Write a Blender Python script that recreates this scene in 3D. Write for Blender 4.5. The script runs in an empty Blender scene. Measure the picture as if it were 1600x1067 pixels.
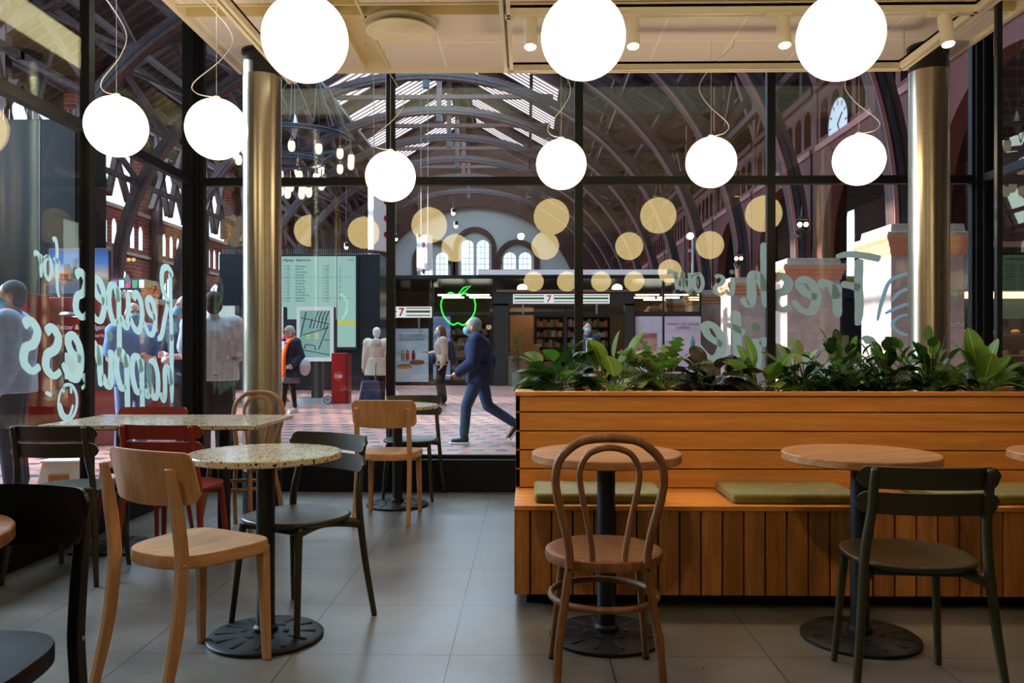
import bpy, bmesh, math, random
from mathutils import Vector, Matrix, Quaternion
random.seed(7)
PI = math.pi
SC = bpy.context.scene
COL = SC.collection
# ---------------------------------------------------------------- camera, world, sun, exposure
cam_d = bpy.data.cameras.new('camera'); cam = bpy.data.objects.new('camera', cam_d); COL.objects.link(cam)
F_PX = 1285.0
cam_d.sensor_width = 36.0; cam_d.lens = 36.0 * F_PX / 1600.0
cam_d.shift_y = 9.5 / 1600.0; cam_d.clip_end = 400; cam_d.clip_start = 0.05
cam.location = (0, 0, 1.165); cam.rotation_euler = (PI / 2, 0, math.atan(23 / F_PX))
SC.camera = cam
SC.view_settings.view_transform = 'Standard'; SC.view_settings.look = 'None'
SC.view_settings.gamma = 1.0; SC.view_settings.use_curve_mapping = False
SC.view_settings.exposure = 0.0
W = bpy.data.worlds.new('sky'); SC.world = W; W.use_nodes = True
_bg = W.node_tree.nodes['Background']; _bg.inputs[0].default_value = (0.62, 0.80, 1.0, 1); _bg.inputs[1].default_value = 2.6
sun_d = bpy.data.lights.new('sun', 'SUN'); sun = bpy.data.objects.new('sun', sun_d); COL.objects.link(sun)
sun_d.energy = 16.0; sun_d.angle = 0.01; sun_d.color = (1.0, 0.90, 0.78)
sun.rotation_euler = Vector((22, -3.0, -5.7)).to_track_quat('-Z', 'Y').to_euler()
def area(name, loc, target, sx, sy, power, color):
    d = bpy.data.lights.new(name, 'AREA'); o = bpy.data.objects.new(name, d); COL.objects.link(o)
    d.shape = 'RECTANGLE'; d.size = sx; d.size_y = sy; d.energy = power; d.color = color
    o.location = loc; o.rotation_euler = (Vector(target) - Vector(loc)).to_track_quat('-Z', 'Y').to_euler()
    return o
COOL = (0.62, 0.80, 1.0)
# daylight coming in through the ridge skylights and the clerestories of the hall
area('skylight_daylight', (-4.3, 14, 15.2), (-4.3, 14, 0), 7, 16, 3200, COOL)
area('skylight_daylight', (-4.3, 32, 15.2), (-4.3, 32, 0), 7, 18, 3200, COOL)
area('skylight_daylight', (-4.3, 52, 15.2), (-4.3, 52, 0), 7, 18, 2600, COOL)
area('clerestory_daylight', (-15.6, 14, 9), (6, 16, 4), 22, 4, 2300, COOL)
area('left_fill_light', (-11.5, 9.0, 5.2), (-1.0, 4.0, 0.0), 6, 3, 2600, COOL)  # added cool fill inside the hall, brightens the cafe floor from the left
area('clerestory_daylight', (-15.6, 40, 9), (6, 40, 4), 22, 4, 1900, COOL)
try:
    SC.cycles.max_bounces = 10; SC.cycles.diffuse_bounces = 3; SC.cycles.glossy_bounces = 4
    SC.cycles.transparent_max_bounces = 24; SC.cycles.transmission_bounces = 6
    SC.cycles.caustics_reflective = False; SC.cycles.caustics_refractive = False
    SC.cycles.sample_clamp_indirect = 6.0
    SC.cycles.use_denoising = True
except Exception: pass

# ---------------------------------------------------------------- materials
def lin(c):
    r = []
    for v in c:
        v = v / 255.0
        r.append(v / 12.92 if v <= 0.04045 else ((v + 0.055) / 1.055) ** 2.4)
    return (r[0], r[1], r[2], 1.0)
class NT:
    def __init__(s, name):
        s.m = bpy.data.materials.new(name); s.m.use_nodes = True
        s.t = s.m.node_tree; s.b = s.t.nodes['Principled BSDF']; s.out = s.t.nodes['Material Output']
    def n(s, kind, **kw):
        nd = s.t.nodes.new(kind)
        for k, v in kw.items(): setattr(nd, k, v)
        return nd
    def l(s, a, b): s.t.links.new(a, b)
    def math(s, op, a, b=None, c=None):
        nd = s.n('ShaderNodeMath', operation=op)
        for i, v in enumerate((a, b, c)):
            if v is None: continue
            if isinstance(v, (int, float)): nd.inputs[i].default_value = v
            else: s.l(v, nd.inputs[i])
        return nd.outputs[0]
    def mix(s, f, a, b):
        nd = s.n('ShaderNodeMix', data_type='RGBA')
        for sock, v in ((nd.inputs[0], f), (nd.inputs[6], a), (nd.inputs[7], b)):
            if isinstance(v, (int, float, tuple)): sock.default_value = v
            else: s.l(v, sock)
        return nd.outputs[2]
    def coord(s, scale=(1, 1, 1), loc=(0, 0, 0), rot=(0, 0, 0), kind='Object'):
        tc = s.n('ShaderNodeTexCoord'); mp = s.n('ShaderNodeMapping')
        mp.inputs['Scale'].default_value = scale; mp.inputs['Location'].default_value = loc; mp.inputs['Rotation'].default_value = rot
        s.l(tc.outputs[kind], mp.inputs[0]); return mp.outputs[0]
    def noise(s, vec, scale, detail=4, rough=0.55):
        nd = s.n('ShaderNodeTexNoise'); nd.inputs['Scale'].default_value = scale; nd.inputs['Detail'].default_value = detail
        nd.inputs['Roughness'].default_value = rough
        if vec is not None: s.l(vec, nd.inputs['Vector'])
        return nd.outputs['Fac']
    def ramp(s, f, stops):
        nd = s.n('ShaderNodeValToRGB'); e = nd.color_ramp.elements
        e[0].position, e[0].color = stops[0]; e[1].position, e[1].color = stops[-1]
        for p, c in stops[1:-1]: x = e.new(p); x.color = c
        s.l(f, nd.inputs[0]); return nd.outputs[0]
    def bump(s, h, strength=0.2, dist=0.01):
        nd = s.n('ShaderNodeBump'); nd.inputs['Strength'].default_value = strength; nd.inputs['Distance'].default_value = dist
        s.l(h, nd.inputs['Height']); s.l(nd.outputs[0], s.b.inputs['Normal'])
def plain(name, c, rough=0.5, metal=0.0, var=0.08, scale=6.0, spec=None):
    t = NT(name); L = lin(c)
    a = tuple(v * (1 - var) for v in L[:3]) + (1,); b = tuple(min(1, v * (1 + var)) for v in L[:3]) + (1,)
    t.l(t.ramp(t.noise(t.coord(), scale), [(0.3, a), (0.7, b)]), t.b.inputs['Base Color'])
    t.b.inputs['Roughness'].default_value = rough; t.b.inputs['Metallic'].default_value = metal
    if spec is not None: t.b.inputs['Specular IOR Level'].default_value = spec
    return t.m
def wood(name, c1, c2, axis=0, rough=0.45, scale=9.0, kind='Object', stretch=9.0, isl=0.0):
    t = NT(name); sc = [stretch, stretch, stretch]; sc[axis] = 0.8
    v = t.coord(scale=tuple(sc), kind=kind)
    n1 = t.noise(v, scale * 0.35, 5, 0.6); n2 = t.noise(v, scale * 2.2, 3, 0.6)
    f = t.math('ADD', t.math('MULTIPLY', n1, 0.7), t.math('MULTIPLY', n2, 0.3))
    if isl: f = t.math('ADD', f, t.math('MULTIPLY', t.math('SUBTRACT', t.n('ShaderNodeNewGeometry').outputs['Random Per Island'], 0.5), isl))
    t.l(t.ramp(f, [(0.36, lin(c1)), (0.52, lin(tuple((a + b) / 2 for a, b in zip(c1, c2)))), (0.64, lin(c2))]), t.b.inputs['Base Color'])
    t.b.inputs['Roughness'].default_value = rough; t.bump(n2, 0.08, 0.004)
    return t.m
def emit(name, c, s):
    t = NT(name); e = t.n('ShaderNodeEmission'); e.inputs[0].default_value = lin(c) if max(c) > 1.5 else (c[0], c[1], c[2], 1); e.inputs[1].default_value = s
    t.l(e.outputs[0], t.out.inputs[0]); return t.m
def glass_mat(name, tint, refl=(1.0, 0.92, 0.64), base=0.043):
    t = NT(name); tr = t.n('ShaderNodeBsdfTransparent'); tr.inputs[0].default_value = tint + (1,)
    gl = t.n('ShaderNodeBsdfGlossy'); gl.inputs['Roughness'].default_value = 0.0; gl.inputs['Color'].default_value = refl + (1,)
    lw = t.n('ShaderNodeLayerWeight'); lw.inputs[0].default_value = 0.5
    f = t.math('ADD', t.math('MULTIPLY', t.math('POWER', lw.outputs['Facing'], 5.0), 0.5), base)
    mx = t.n('ShaderNodeMixShader'); t.l(f, mx.inputs[0]); t.l(tr.outputs[0], mx.inputs[1]); t.l(gl.outputs[0], mx.inputs[2])
    t.l(mx.outputs[0], t.out.inputs[0]); return t.m
def terrazzo():
    t = NT('terrazzo'); v = t.coord()
    base = t.ramp(t.noise(v, 9), [(0.3, lin((205, 190, 160))), (0.7, lin((228, 214, 186)))])
    col = base
    for sc, thr, stops in ((120, 0.62, [(0.0, lin((165, 150, 125))), (0.5, lin((120, 105, 85))), (1.0, lin((225, 215, 195)))]),
                      (78, 0.72, [(0.0, lin((30, 28, 26))), (0.6, lin((60, 52, 44))), (1.0, lin((150, 120, 85)))])):
        d = t.n('ShaderNodeTexVoronoi', feature='F1'); d.inputs['Scale'].default_value = sc
        wv = t.n('ShaderNodeMapping'); wv.inputs['Rotation'].default_value = (0.5, 0.3, sc); t.l(v, wv.inputs[0]); t.l(wv.outputs[0], d.inputs['Vector'])
        sp = t.n('ShaderNodeSeparateColor'); t.l(d.outputs['Color'], sp.inputs[0])
        msk = t.math('MULTIPLY', t.math('GREATER_THAN', sp.outputs[0], thr), t.math('LESS_THAN', d.outputs['Distance'], 0.42))
        col = t.mix(msk, col, t.ramp(sp.outputs[1], stops))
    t.l(col, t.b.inputs['Base Color']); t.b.inputs['Roughness'].default_value = 0.14
    return t.m
def grid_mask(t, vec_out, ax, off, pitch, w):
    sp = t.n('ShaderNodeSeparateXYZ'); t.l(vec_out, sp.inputs[0])
    f = t.math('FRACT', t.math('DIVIDE', t.math('SUBTRACT', sp.outputs[ax], off - 200 * pitch - w / 2), pitch))
    return t.math('LESS_THAN', f, w / pitch)
def floor_tile_mat():
    t = NT('floor_tile'); g = t.n('ShaderNodeNewGeometry').outputs['Position']
    m = t.math('MAXIMUM', grid_mask(t, g, 0, -0.289, 0.6, 0.0058), grid_mask(t, g, 1, 3.112, 0.6, 0.0058))
    n1 = t.noise(g, 2.2, 6, 0.65); n2 = t.noise(g, 60, 3, 0.6)
    f = t.math('ADD', t.math('MULTIPLY', n1, 0.75), t.math('MULTIPLY', n2, 0.25))
    c = t.ramp(f, [(0.34, lin((84, 78, 71))), (0.5, lin((104, 98, 90))), (0.66, lin((122, 115, 106)))])
    # pale grit specks and a few dark pits pressed in the tile
    vo = t.n('ShaderNodeTexVoronoi'); vo.inputs['Scale'].default_value = 38; t.l(g, vo.inputs['Vector'])
    c = t.mix(t.math('LESS_THAN', vo.outputs['Distance'], 0.07), c, lin((146, 138, 126)))
    c = t.mix(m, c, lin((26, 25, 24)))
    t.l(c, t.b.inputs['Base Color'])
    t.l(t.math('ADD', t.math('MULTIPLY', n1, 0.25), 0.20), t.b.inputs['Roughness']); t.b.inputs['Specular IOR Level'].default_value = 0.75
    t.bump(t.math('SUBTRACT', 1.0, m), 0.4, 0.003); return t.m
def hall_floor_mat():
    t = NT('hall_floor'); g = t.n('ShaderNodeNewGeometry').outputs['Position']
    sp = t.n('ShaderNodeSeparateXYZ'); t.l(g, sp.inputs[0])
    y = t.math('DIVIDE', t.math('ADD', sp.outputs[1], 100), 0.42); row = t.math('FLOOR', y)
    x = t.math('ADD', t.math('DIVIDE', t.math('ADD', sp.outputs[0], 100), 0.30), t.math('MULTIPLY', row, 0.37))
    dash = t.math('MULTIPLY', t.math('LESS_THAN', t.math('FRACT', x), 0.5), t.math('LESS_THAN', t.math('FRACT', y), 0.38))
    n = t.noise(g, 3.0, 4)
    base = t.ramp(n, [(0.3, lin((170, 112, 102))), (0.7, lin((202, 156, 144)))])
    c = t.mix(t.math('MULTIPLY', dash, 0.95), base, lin((70, 82, 98)))
    big = t.math('GREATER_THAN', t.math('FRACT', t.math('DIVIDE', t.math('ADD', sp.outputs[1], 101.0), 2.7)), 0.985)
    c = t.mix(big, c, lin((196, 160, 110)))
    t.l(c, t.b.inputs['Base Color']); t.b.inputs['Roughness'].default_value = 0.32
    return t.m
def brick_mat(name, c1, c2, mort, scale=1.0, sw=0.5, sh=0.16, vec='X'):
    t = NT(name); g = t.n('ShaderNodeNewGeometry').outputs['Position']
    sp = t.n('ShaderNodeSeparateXYZ'); t.l(g, sp.inputs[0]); cb = t.n('ShaderNodeCombineXYZ')
    t.l(sp.outputs[1 if vec == 'Y' else 0], cb.inputs[0]); t.l(sp.outputs[2], cb.inputs[1])
    b = t.n('ShaderNodeTexBrick'); t.l(cb.outputs[0], b.inputs['Vector']); b.inputs['Scale'].default_value = scale
    b.inputs['Brick Width'].default_value = sw; b.inputs['Row Height'].default_value = sh; b.inputs['Mortar Size'].default_value = 0.012
    b.inputs['Color1'].default_value = lin(c1); b.inputs['Color2'].default_value = lin(c2); b.inputs['Mortar'].default_value = lin(mort)
    t.l(b.outputs['Color'], t.b.inputs['Base Color']); t.b.inputs['Roughness'].default_value = 0.85; return t.m
def steel_mat():
    t = NT('brushed_steel'); v = t.coord(scale=(1, 1, 60))
    n = t.noise(v, 14, 3, 0.7)
    t.l(t.ramp(n, [(0.3, (0.36, 0.31, 0.23, 1)), (0.7, (0.50, 0.43, 0.33, 1))]), t.b.inputs['Base Color'])
    t.b.inputs['Metallic'].default_value = 1.0
    t.b.inputs['Roughness'].default_value = 0.33; t.b.inputs['Anisotropic'].default_value = 0.8; t.b.inputs['Anisotropic Rotation'].default_value = 0.25
    tg = t.n('ShaderNodeTangent', direction_type='RADIAL', axis='Z'); t.l(tg.outputs[0], t.b.inputs['Tangent'])
    return t.m
def fabric_mat(name, c1, c2, scale=150):
    t = NT(name); v = t.coord(); n = t.noise(v, scale, 2, 0.7); n2 = t.noise(v, 14, 3)
    f = t.math('ADD', t.math('MULTIPLY', n, 0.7), t.math('MULTIPLY', n2, 0.3))
    t.l(t.ramp(f, [(0.35, lin(c1)), (0.65, lin(c2))]), t.b.inputs['Base Color']); t.b.inputs['Roughness'].default_value = 0.95
    t.b.inputs['Sheen Weight'].default_value = 0.3; t.bump(n, 0.6, 0.004); return t.m
def leaf_mat(name, c1, c2, c3=None):
    t = NT(name); v = t.coord(kind='UV'); sp = t.n('ShaderNodeSeparateXYZ'); t.l(v, sp.inputs[0])
    g = t.n('ShaderNodeNewGeometry')
    cc = t.mix(g.outputs['Random Per Island'], lin(c1), lin(c2))
    if c3:   # pale veins that fan from the midrib
        s = t.math('ADD', t.math('MULTIPLY', sp.outputs[1], 14.0), t.math('MULTIPLY', t.math('ABSOLUTE', t.math('SUBTRACT', sp.outputs[0], 0.5)), -9.0))
        st = t.math('LESS_THAN', t.math('FRACT', s), 0.22)
        mid = t.math('LESS_THAN', t.math('ABSOLUTE', t.math('SUBTRACT', sp.outputs[0], 0.5)), 0.04)
        cc = t.mix(t.math('MULTIPLY', t.math('MAXIMUM', st, mid), 0.6), cc, lin(c3))
    t.l(cc, t.b.inputs['Base Color']); t.b.inputs['Roughness'].default_value = 0.36
    tl = t.n('ShaderNodeBsdfTranslucent'); t.l(cc, tl.inputs[0]); mx = t.n('ShaderNodeMixShader'); mx.inputs[0].default_value = 0.5
    t.l(t.b.outputs[0], mx.inputs[1]); t.l(tl.outputs[0], mx.inputs[2]); t.l(mx.outputs[0], t.out.inputs[0])
    return t.m
M = {}
M['tile'] = floor_tile_mat(); M['hallfloor'] = hall_floor_mat(); M['terrazzo'] = terrazzo()
M['steel'] = steel_mat()
M['black'] = plain('black_metal', (14, 15, 18), 0.45, 0.0)
M['blackwood'] = plain('black_wood', (7, 7, 9), 0.28, spec=0.3)
M['frame'] = plain('dark_frame', (9, 10, 12), 0.55, spec=0.3)
M['plinth'] = plain('dark_plinth', (7, 8, 10), 0.5, spec=0.3)
M['castiron'] = plain('cast_iron', (9, 9, 11), 0.5, 0.0, spec=0.35)
M['beech'] = wood('beech', (186, 132, 84), (210, 160, 112), 2, 0.5)
M['beech_seat'] = wood('beech_seat', (186, 132, 84), (212, 164, 116), 1, 0.45)
M['bent'] = wood('bent_oak', (104, 62, 32), (150, 98, 56), 2, 0.5)
M['bent_seat'] = wood('bent_seat_wood', (96, 56, 28), (164, 110, 66), 1, 0.45)
M['oak_top'] = wood('oak_table_top', (146, 94, 54), (190, 138, 88), 0, 0.4)
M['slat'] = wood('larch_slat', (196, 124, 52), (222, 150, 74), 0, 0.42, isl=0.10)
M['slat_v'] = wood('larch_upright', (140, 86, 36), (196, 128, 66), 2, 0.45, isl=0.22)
M['slat_d'] = plain('slat_gap', (10, 9, 8), 0.9)
M['olive'] = plain('olive_paint', (50, 44, 22), 0.4)
M['rust'] = plain('rust_paint', (146, 44, 20), 0.42)
M['cushion'] = fabric_mat('moss_fabric', (84, 80, 22), (142, 132, 46))
M['ceil'] = plain('ceiling_white', (226, 216, 204), 0.7, var=0.02)
M['ceil_w'] = plain('track_white', (236, 226, 200), 0.45, var=0.02)
M['channel'] = plain('ceiling_channel', (224, 206, 160), 0.6, var=0.02)
M['globe'] = emit('opal_glass_lit', (1.0, 0.79, 0.47), 6.6)
M['cable'] = plain('white_cable', (214, 210, 200), 0.5)
M['glass'] = glass_mat('window_glass', (0.93, 0.965, 0.97))
def paint_mat(name, c):
    t = NT(name); d = t.n('ShaderNodeBsdfDiffuse'); d.inputs[0].default_value = lin(c); tl = t.n('ShaderNodeBsdfTranslucent'); tl.inputs[0].default_value = lin(c)
    mx = t.n('ShaderNodeMixShader'); mx.inputs[0].default_value = 0.6; t.l(d.outputs[0], mx.inputs[1]); t.l(tl.outputs[0], mx.inputs[2]); t.l(mx.outputs[0], t.out.inputs[0]); return t.m
M['paint'] = paint_mat('window_paint', (172, 192, 180)); M['paint2'] = paint_mat('aqua_paint', (160, 206, 214))
M['soil'] = plain('soil', (34, 26, 20), 0.95)
M['leaf_dark'] = leaf_mat('leaf_dark', (22, 48, 20), (44, 78, 30))
M['leaf_mid'] = leaf_mat('leaf_mid', (56, 100, 34), (104, 146, 58))
M['leaf_vein'] = leaf_mat('leaf_veined', (60, 104, 30), (110, 150, 50), (190, 210, 120))
M['leaf_pale'] = leaf_mat('leaf_pale', (116, 134, 72), (166, 172, 118))
M['leaf_red'] = leaf_mat('leaf_redblack', (24, 34, 22), (50, 30, 28))
M['stem'] = plain('stem_green', (86, 104, 56), 0.6)
M['timber'] = wood('station_timber', (52, 34, 34), (82, 56, 54), 2, 0.7, scale=3)
M['timber_y'] = wood('station_timber_long', (48, 32, 31), (72, 48, 45), 1, 0.7, scale=3)
M['boards'] = NT('roof_boards').m
def _boards():
    t = NT('roof_boards'); g = t.n('ShaderNodeNewGeometry').outputs['Position']
    m = grid_mask(t, g, 1, 0.0, 0.55, 0.14); n = t.noise(g, 1.5, 4)
    c = t.ramp(n, [(0.3, lin((22, 16, 16))), (0.7, lin((38, 28, 26)))])
    t.l(t.mix(m, c, lin((74, 54, 42))), t.b.inputs['Base Color']); t.b.inputs['Roughness'].default_value = 0.8; return t.m
M['boards'] = _boards()
M['bluesteel'] = plain('blue_grey_iron', (34, 44, 54), 0.5)
M['paintred'] = plain('red_timber_paint', (88, 40, 36), 0.6)
M['pinkedge'] = plain('pale_pink_paint', (150, 100, 98), 0.6)
M['brickdark'] = brick_mat('dark_brick', (74, 36, 30), (56, 28, 24), (70, 56, 50), vec='Y')
M['brick'] = brick_mat('red_brick', (140, 66, 52), (112, 50, 42), (150, 120, 108), vec='Y')
M['brickx'] = brick_mat('red_brick_end', (78, 46, 38), (64, 38, 32), (86, 66, 58), vec='X')
M['greywall'] = plain('grey_plaster', (168, 174, 172), 0.8)
M['granite'] = NT('x').m
def _granite(name, a, b):
    t = NT(name); v = t.n('ShaderNodeNewGeometry').outputs['Position']
    f = t.math('ADD', t.math('MULTIPLY', t.noise(v, 40, 3, 0.7), 0.5), t.math('MULTIPLY', t.noise(v, 1.8, 4, 0.6), 0.5))
    c = t.ramp(f, [(0.36, lin(a)), (0.62, lin(b))])
    jm = grid_mask(t, v, 2, 0.25, 0.62, 0.012)
    t.l(t.mix(t.math('MULTIPLY', jm, 0.5), c, lin((120, 104, 98))), t.b.inputs['Base Color']); t.b.inputs['Roughness'].default_value = 0.7; return t.m
M['granite'] = _granite('pink_granite', (158, 134, 126), (204, 182, 172))
M['sandstone'] = plain('sandstone', (204, 142, 108), 0.7, var=0.12)
M['capstone'] = plain('grey_capstone', (168, 158, 146), 0.8, var=0.2, scale=14)
M['darkpanel'] = plain('dark_panel', (30, 36, 41), 0.3)
M['kioskpanel'] = plain('kiosk_panel', (12, 14, 16), 0.5, spec=0.1)
M['darkgrey'] = plain('dark_grey', (30, 33, 38), 0.5)
M['white'] = plain('white_paint', (228, 230, 232), 0.5, var=0.02)
M['grey'] = plain('mid_grey', (120, 124, 128), 0.5)
M['red'] = plain('ticket_red', (168, 24, 22), 0.4)
M['darkred'] = plain('machine_red', (122, 26, 26), 0.4)
M['silver'] = plain('silver_metal', (170, 174, 178), 0.3, 0.9)
def skin_m(n, c): return plain(n, c, 0.55, var=0.05)
M['skin'] = skin_m('skin', (214, 164, 140)); M['skin_pink'] = skin_m('skin_pink', (222, 170, 156))
M['mask'] = plain('surgical_mask', (120, 190, 214), 0.7)
def cloth(n, c): return plain(n, c, 0.9, var=0.14, scale=18)

# ---------------------------------------------------------------- mesh helpers
class MB:
    def __init__(s): s.bm = bmesh.new(); s.uv = None
    def quadm(s, pts, faces):
        vs = [s.bm.verts.new(p) for p in pts]
        for f in faces:
            try: s.bm.faces.new([vs[i] for i in f])
            except ValueError: pass
        return s
    def hexa(s, p):   # p: bottom 4 ccw, top 4 ccw
        return s.quadm(p, [(3, 2, 1, 0), (4, 5, 6, 7), (0, 1, 5, 4), (1, 2, 6, 5), (2, 3, 7, 6), (3, 0, 4, 7)])
    def box(s, x0, x1, y0, y1, z0, z1):
        return s.hexa([(x0, y0, z0), (x1, y0, z0), (x1, y1, z0), (x0, y1, z0), (x0, y0, z1), (x1, y0, z1), (x1, y1, z1), (x0, y1, z1)])
    def cbox(s, c, d, rot=None):
        x, y, z = (v / 2 for v in d); P = [Vector(v) for v in ((-x, -y, -z), (x, -y, -z), (x, y, -z), (-x, y, -z), (-x, -y, z), (x, -y, z), (x, y, z), (-x, y, z))]
        if rot is not None: P = [rot @ p for p in P]
        return s.hexa([p + Vector(c) for p in P])
    def beam(s, a, b, w, h, up=(0, 0, 1)):
        a, b = Vector(a), Vector(b); d = (b - a).normalized(); u = Vector(up)
        if abs(d.dot(u)) > 0.98: u = Vector((0, 1, 0))
        sd = d.cross(u).normalized() * w / 2; u2 = sd.cross(d).normalized() * h / 2
        return s.hexa([a - sd - u2, a + sd - u2, b + sd - u2, b - sd - u2, a - sd + u2, a + sd + u2, b + sd + u2, b - sd + u2])
    def tube(s, pts, r, seg=10, closed=False, smooth=0, flat=None):
        P = [Vector(p) for p in pts]; R = list(r) if isinstance(r, (list, tuple)) else [r] * len(P)
        if smooth: P, R = catmull(P, R, smooth, closed)
        n = len(P); rings = []; prev = None
        for i in range(n):
            if closed: t = P[(i + 1) % n] - P[i - 1]
            else: t = P[min(i + 1, n - 1)] - P[max(i - 1, 0)]
            if t.length < 1e-9: t = Vector((0, 0, 1))
            t.normalize()
            if prev is None:
                a = Vector((0, 0, 1)) if abs(t.z) < 0.9 else Vector((0, 1, 0)); u = t.cross(a).normalized()
            else: u = (prev - t * prev.dot(t)).normalized()
            prev = u; w = t.cross(u); fl = flat if flat else 1.0
            rings.append([s.bm.verts.new(P[i] + (u * math.cos(2 * PI * k / seg) + w * math.sin(2 * PI * k / seg) * fl) * R[i]) for k in range(seg)])
        m = n if closed else n - 1
        for i in range(m):
            A, B = rings[i], rings[(i + 1) % n]; off = 0
            if closed and i == n - 1:
                off = min(range(seg), key=lambda q: (B[q].co - A[0].co).length)
            for k in range(seg):
                s.bm.faces.new((A[k], A[(k + 1) % seg], B[(k + 1 + off) % seg], B[(k + off) % seg]))
        if not closed:
            s.bm.faces.new(rings[0][::-1]); s.bm.faces.new(rings[-1])
        return s
    def lathe(s, prof, c=(0, 0, 0), seg=32, rot=None, ang=None):
        c = Vector(c); rings = []
        for r, z in prof:
            ring = []
            for k in range(seg):
                p = Vector((max(r, 1e-5) * math.cos(2 * PI * k / seg), max(r, 1e-5) * math.sin(2 * PI * k / seg), z))
                if rot is not None: p = rot @ p
                ring.append(s.bm.verts.new(p + c))
            rings.append(ring)
        for i in range(len(rings) - 1):
            for k in range(seg):
                s.bm.faces.new((rings[i][k], rings[i][(k + 1) % seg], rings[i + 1][(k + 1) % seg], rings[i + 1][k]))
        s.bm.faces.new(rings[0][::-1]); s.bm.faces.new(rings[-1]); return s
    def ball(s, c, r, seg=24, rot=None):
        r = (r, r, r) if isinstance(r, (int, float)) else r; n = max(6, seg // 2)
        c = Vector(c); rings = []
        for i in range(n + 1):
            a = PI * i / n; rr = max(math.sin(a), 1e-4)
            ring = []
            for k in range(seg):
                p = Vector((rr * math.cos(2 * PI * k / seg) * r[0], rr * math.sin(2 * PI * k / seg) * r[1], -math.cos(a) * r[2]))
                if rot is not None: p = rot @ p
                ring.append(s.bm.verts.new(p + c))
            rings.append(ring)
        for i in range(n):
            for k in range(seg): s.bm.faces.new((rings[i][k], rings[i][(k + 1) % seg], rings[i + 1][(k + 1) % seg], rings[i + 1][k]))
        s.bm.faces.new(rings[0][::-1]); s.bm.faces.new(rings[-1]); return s
    def cap(s, a, ra, b, rb, seg=14):     # capsule with two radii
        a, b = Vector(a), Vector(b); d = b - a; L = d.length; d.normalize()
        q = d.to_track_quat('Z', 'Y').to_matrix(); pr = []
        for i in range(5): t = -PI / 2 + PI / 2 * i / 4; pr.append((ra * math.cos(t), ra * math.sin(t)))
        for i in range(5): t = PI / 2 * i / 4; pr.append((rb * math.cos(t), L + rb * math.sin(t)))
        return s.lathe(pr, a, seg, q)
    def prism(s, poly, z0, z1, fn=None):
        fn = fn or (lambda x, y, z: (x, y, z)); n = len(poly)
        A = [s.bm.verts.new(fn(x, y, z0)) for x, y in poly]; B = [s.bm.verts.new(fn(x, y, z1)) for x, y in poly]
        s.bm.faces.new(A[::-1]); s.bm.faces.new(B)
        for i in range(n): s.bm.faces.new((A[i], A[(i + 1) % n], B[(i + 1) % n], B[i]))
        return s
    def sheet(s, fn, nu, nv, th):          # fn(u,v)->(point, normal), a curved plate with thickness
        T = []; B = []
        for i in range(nu + 1):
            tr = []; br = []
            for j in range(nv + 1):
                p, n = fn(i / nu, j / nv); p = Vector(p); n = Vector(n).normalized()
                tr.append(s.bm.verts.new(p + n * th / 2)); br.append(s.bm.verts.new(p - n * th / 2))
            T.append(tr); B.append(br)
        F = s.bm.faces.new
        for i in range(nu):
            for j in range(nv):
                F((T[i][j], T[i + 1][j], T[i + 1][j + 1], T[i][j + 1])); F((B[i][j], B[i][j + 1], B[i + 1][j + 1], B[i + 1][j]))
        for i in range(nu):
            F((T[i][0], B[i][0], B[i + 1][0], T[i + 1][0])); F((T[i][nv], T[i + 1][nv], B[i + 1][nv], B[i][nv]))
        for j in range(nv):
            F((T[0][j], T[0][j + 1], B[0][j + 1], B[0][j])); F((T[nu][j], B[nu][j], B[nu][j + 1], T[nu][j + 1]))
        return s
    def holed(s, fn, u0, u1, v0, v1, holes, th, seg=12):   # wall with round-headed openings; fn(u,v,w)
        def bx(a, b, c, d):
            if b - a < 1e-4 or d - c < 1e-4: return
            s.hexa([fn(a, c, 0), fn(b, c, 0), fn(b, c, th), fn(a, c, th), fn(a, d, 0), fn(b, d, 0), fn(b, d, th), fn(a, d, th)])
        u = u0
        for uc, hw, vb, vs in sorted(holes):
            bx(u, uc - hw, v0, v1); bx(uc - hw, uc + hw, v0, vb)
            for k in range(seg):
                a0 = PI - PI * k / seg; a1 = PI - PI * (k + 1) / seg
                ua, va = uc + hw * math.cos(a0), vs + hw * math.sin(a0); ub, vb2 = uc + hw * math.cos(a1), vs + hw * math.sin(a1)
                s.hexa([fn(ua, va, 0), fn(ub, vb2, 0), fn(ub, vb2, th), fn(ua, va, th), fn(ua, v1, 0), fn(ub, v1, 0), fn(ub, v1, th), fn(ua, v1, th)])
            u = uc + hw
        bx(u, u1, v0, v1); return s
    def build(s, name, mat, parent=None, smooth=False, bevel=0, remesh=0, loc=None, rot=None, auto=False):
        bmesh.ops.recalc_face_normals(s.bm, faces=s.bm.faces[:])
        me = bpy.data.meshes.new(name); s.bm.to_mesh(me); s.bm.free()
        if smooth or auto:
            me.polygons.foreach_set('use_smooth', [True] * len(me.polygons))
            if auto: me.set_sharp_from_angle(angle=math.radians(38))
        o = bpy.data.objects.new(name, me); COL.objects.link(o)
        if mat: me.materials.append(M[mat] if isinstance(mat, str) else mat)
        if parent: o.parent = parent
        if loc is not None: o.location = loc
        if rot is not None: o.rotation_euler = (0, 0, rot)
        if bevel:
            b = o.modifiers.new('bevel', 'BEVEL'); b.width = bevel; b.segments = 2; b.limit_method = 'ANGLE'; b.angle_limit = 0.6
        if remesh:
            r = o.modifiers.new('remesh', 'REMESH'); r.mode = 'VOXEL'; r.voxel_size = remesh; r.use_smooth_shade = True
            m2 = o.modifiers.new('smooth', 'SMOOTH'); m2.iterations = 3; m2.factor = 0.5
        return o
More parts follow.
